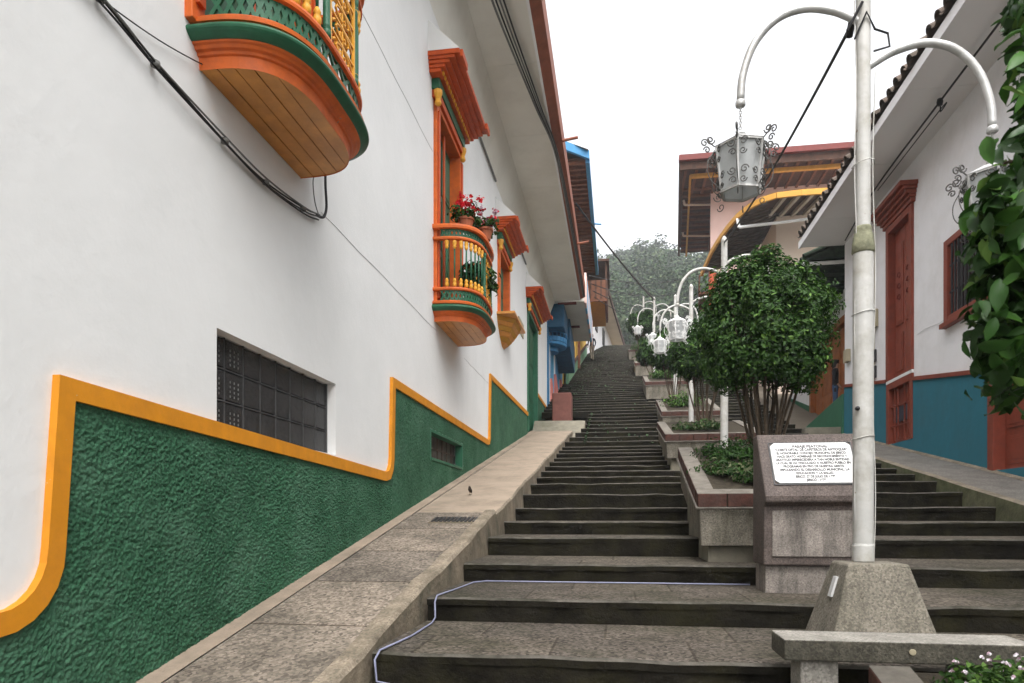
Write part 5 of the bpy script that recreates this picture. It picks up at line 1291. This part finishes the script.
# ------------------------------------------------------------------ people
def person(loc, H, yaw, label, top, legs, pose, hairlen, seed):
    t = thing('person', loc, label, 'person'); t.rotation_euler = (0,0,yaw)
    s = H/1.7
    hx = .09; v = [(0,0,.93),(0,0,1.08),(0,-.005,1.25),(0,.0,1.40),(0,-.005,1.48),(0,-.02,1.56),(0,-.02,1.64)]
    rr = [(.135,.10),(.125,.095),(.15,.105),(.13,.085),(.052,.052),(.075,.085),(.066,.078)]; e = [(0,1),(1,2),(2,3),(3,4),(4,5),(5,6)]
    def add(par, q, r): v.append(q); rr.append(r); e.append((par, len(v)-1)); return len(v)-1
    for sx, (kn, an) in ((-1, pose[0]), (1, pose[1])):
        a = add(0, (sx*hx, .0, .86), .092); a = add(a, (sx*.10, kn*.5, .66), .08); a = add(a, (sx*.10, kn, .47), .056); a = add(a, (sx*.10, (kn+an)/2+.01, .28), .055); a = add(a, (sx*.10, an, .08), .042)
        a = add(a, (sx*.105, an-.06, .035), .036); add(a, (sx*.11, an-.14, .025), .030)
    for sx, (el, ha) in ((-1, pose[2]), (1, pose[3])):
        a = add(3, (sx*.17, 0, 1.39), .06); a = add(a, (sx*.21, el[0]*.5, (1.39+el[1])/2), .052); a = add(a, (sx*.23, el[0], el[1]), .043); a = add(a, (sx*.22, (el[0]+ha[0])/2, (el[1]+ha[1])/2), .040)
        a = add(a, (sx*.20, ha[0], ha[1]), .028); a = add(a, (sx*.20, ha[0]-.03, ha[1]-.05), .030)
        for f_ in (-.02,0,.02): add(a, (sx*.20+f_*.8, ha[0]-.055, ha[1]-.11+abs(f_)*.5), .010)
    v2 = [(a*s,b_*s,c_*s) for a,b_,c_ in v]; r2 = [tuple(q*s for q in r) if isinstance(r, tuple) else r*s for r in rr]
    me = skin_mesh('body', v2, e, r2, 2)
    for q in ('skin', top, legs, 'shoe'): me.materials.append(M[q])
    hands = [Vector(v2[i]) for i in range(len(v2)) if abs(v2[i][0]) > .19*s and rr[i] in (.028,.030,.010)]
    for pg in me.polygons:
        c_ = pg.center; zz = c_.z/s
        k = 3 if zz < .085 else 2 if zz < .92 else 1 if zz < 1.455 else 0
        if k and zz > .5 and any((c_-h).length < .055*s for h in hands): k = 0
        elif k == 2 and abs(c_.x)/s > .165 and zz > .7: k = 1
        pg.material_index = k
    link('body', me, t)
    m = MB(); o = Vector((0,0,0))
    for i in range(7):
        pass
    prof = [(.0,1.735),(.05,1.725),(.082,1.69),(.094,1.64),(.092,1.59),(.08,1.55)]
    n = 16; vs = []
    for r, z_ in prof:
        for j in range(n):
            a = 2*math.pi*j/n; bx_, by_ = math.cos(a)*r, math.sin(a)*r*1.08
            zz = z_ + (.0 if by_ > -.02 else min(.07, (-by_-.02)*1.2) if z_ < 1.66 else 0) - (hairlen if by_ > .0 and z_ < 1.6 else 0)
            vs.append((bx_*s, (by_-.005)*s, zz*s))
    fs = [(i*n+j, i*n+(j+1)%n, (i+1)*n+(j+1)%n, (i+1)*n+j) for i in range(len(prof)-1) for j in range(n)]
    m.add(vs, fs); hm = m.mesh('hair', ['hair'], True); link('hair', hm, t)
    m = MB()
    for sx in (-.028,.028): m.lathe([(.004,-.004),(.010,0),(.004,.004)], sx*s, -.098*s, 8); 
    m.v = [(a,b_,c_+1.605*s) for a,b_,c_ in m.v]; link('eyes', m.mesh('eyes', ['ink']), t)
    m = MB(); m.tube([(0,-.092*s,1.60*s),(0,-.115*s,1.565*s),(0,-.095*s,1.555*s)], [.008*s,.013*s,.008*s], 6); link('nose', m.mesh('nose', ['skin'], True), t)
    return t
person((-1.62, 44.1, stair_z(44.1)), 1.66, R(200), 'distant person in dark top and pale trousers walking by the left wall', 'navy', 'khaki',
       ((-.12,-.02),(.10,.22),((.06,1.14),(-.06,.93)),((-.04,1.14),(-.16,.97))), .04, 1)
person((6.02, 20.75, 2.86), 1.55, R(70), 'person in dark jacket and blue jeans standing in the brown doorway on the right', 'jacket', 'jeans',
       ((-.02,.0),(.02,.02),((.02,1.12),(-.10,.92)),((.02,1.12),(-.12,.94))), .10, 2)

# ------------------------------------------------------------------ forest on the hill
def forest():
    rng = np.random.default_rng(5); P, NN, SZ = [], [], []
    n = 1350; ys = 98 + 235*rng.uniform(0,1,n)**.85; xs = rng.uniform(-52,86,n)*(ys/330)
    for x, yy in zip(xs, ys):
        R0 = rng.choice([2.5,4,6,7.5])*rng.uniform(.8,1.2)*(.55+.45*yy/330); k = int(min(600, 175*(330/yy)**1.1*(R0/3.5)))
        p, nr = crown_points(rng, k, (R0,R0,R0*rng.uniform(.8,1.2)), 14, .30, flat=.2, shell=(.35,.85))
        zc = terr(x, yy)+R0*1.0+rng.uniform(.3,4)
        P.append(p+np.array([x,yy,zc])); NN.append(nr); SZ.append(np.full(k, .0042*yy))
    me = leaf_mesh('forest', np.concatenate(P), np.concatenate(NN), np.concatenate(SZ), ['wood_a','wood_b','wood_c'], rng, .8, weights=[.45,.3,.25])
    tag(link('forest', me), 'hazy wooded hillside rising behind the top of the stairs', 'forest', kind='stuff')
forest()

# ------------------------------------------------------------------ air
mb = MB(); mb.box(-275, 275, -65, 400, -12, 160); hz = mb.build('haze', []); tag(hz, 'thin pale misty air over the stairs and hill', 'haze', kind='stuff')
hm = bpy.data.materials.new('haze'); hm.use_nodes = True; hm.node_tree.nodes.remove(hm.node_tree.nodes['Principled BSDF'])
pv = hm.node_tree.nodes.new('ShaderNodeVolumePrincipled'); pv.inputs['Density'].default_value = .0009; pv.inputs['Color'].default_value = (.93,.95,1,1)
hm.node_tree.links.new(pv.outputs[0], hm.node_tree.nodes['Material Output'].inputs['Volume']); hz.data.materials.append(hm)

# ------------------------------------------------------------------ light
w = bpy.data.worlds.new('World'); sc.world = w; w.use_nodes = True; nt = w.node_tree; bg = nt.nodes['Background']
sky = nt.nodes.new('ShaderNodeTexSky'); sky.sky_type = 'NISHITA'; sky.sun_disc = False; SE, SR = 60, 168
sky.sun_elevation = R(SE); sky.sun_rotation = R(SR); sky.dust_density = 6; sky.air_density = 1.2
hs = nt.nodes.new('ShaderNodeHueSaturation'); hs.inputs['Saturation'].default_value = .12
nt.links.new(sky.outputs[0], hs.inputs['Color']); nt.links.new(hs.outputs[0], bg.inputs['Color']); bg.inputs['Strength'].default_value = .15
sl = bpy.data.lights.new('sun', 'SUN'); sl.energy = .5; sl.angle = R(60); sl.color = (1,.97,.93); so = bpy.data.objects.new('sun', sl); C.objects.link(so)
# Nishita: rotation 0 has the sun along +Y, turning clockwise seen from above
d = Vector((math.sin(R(SR))*math.cos(R(SE)), math.cos(R(SR))*math.cos(R(SE)), math.sin(R(SE))))
so.rotation_euler = d.to_track_quat('Z', 'Y').to_euler()
vs = sc.view_settings; vs.view_transform = 'Standard'; vs.look = 'None'; vs.gamma = 1; vs.exposure = 1.70
sc.cycles.max_bounces = 8; sc.cycles.volume_bounces = 0; sc.cycles.use_denoising = True
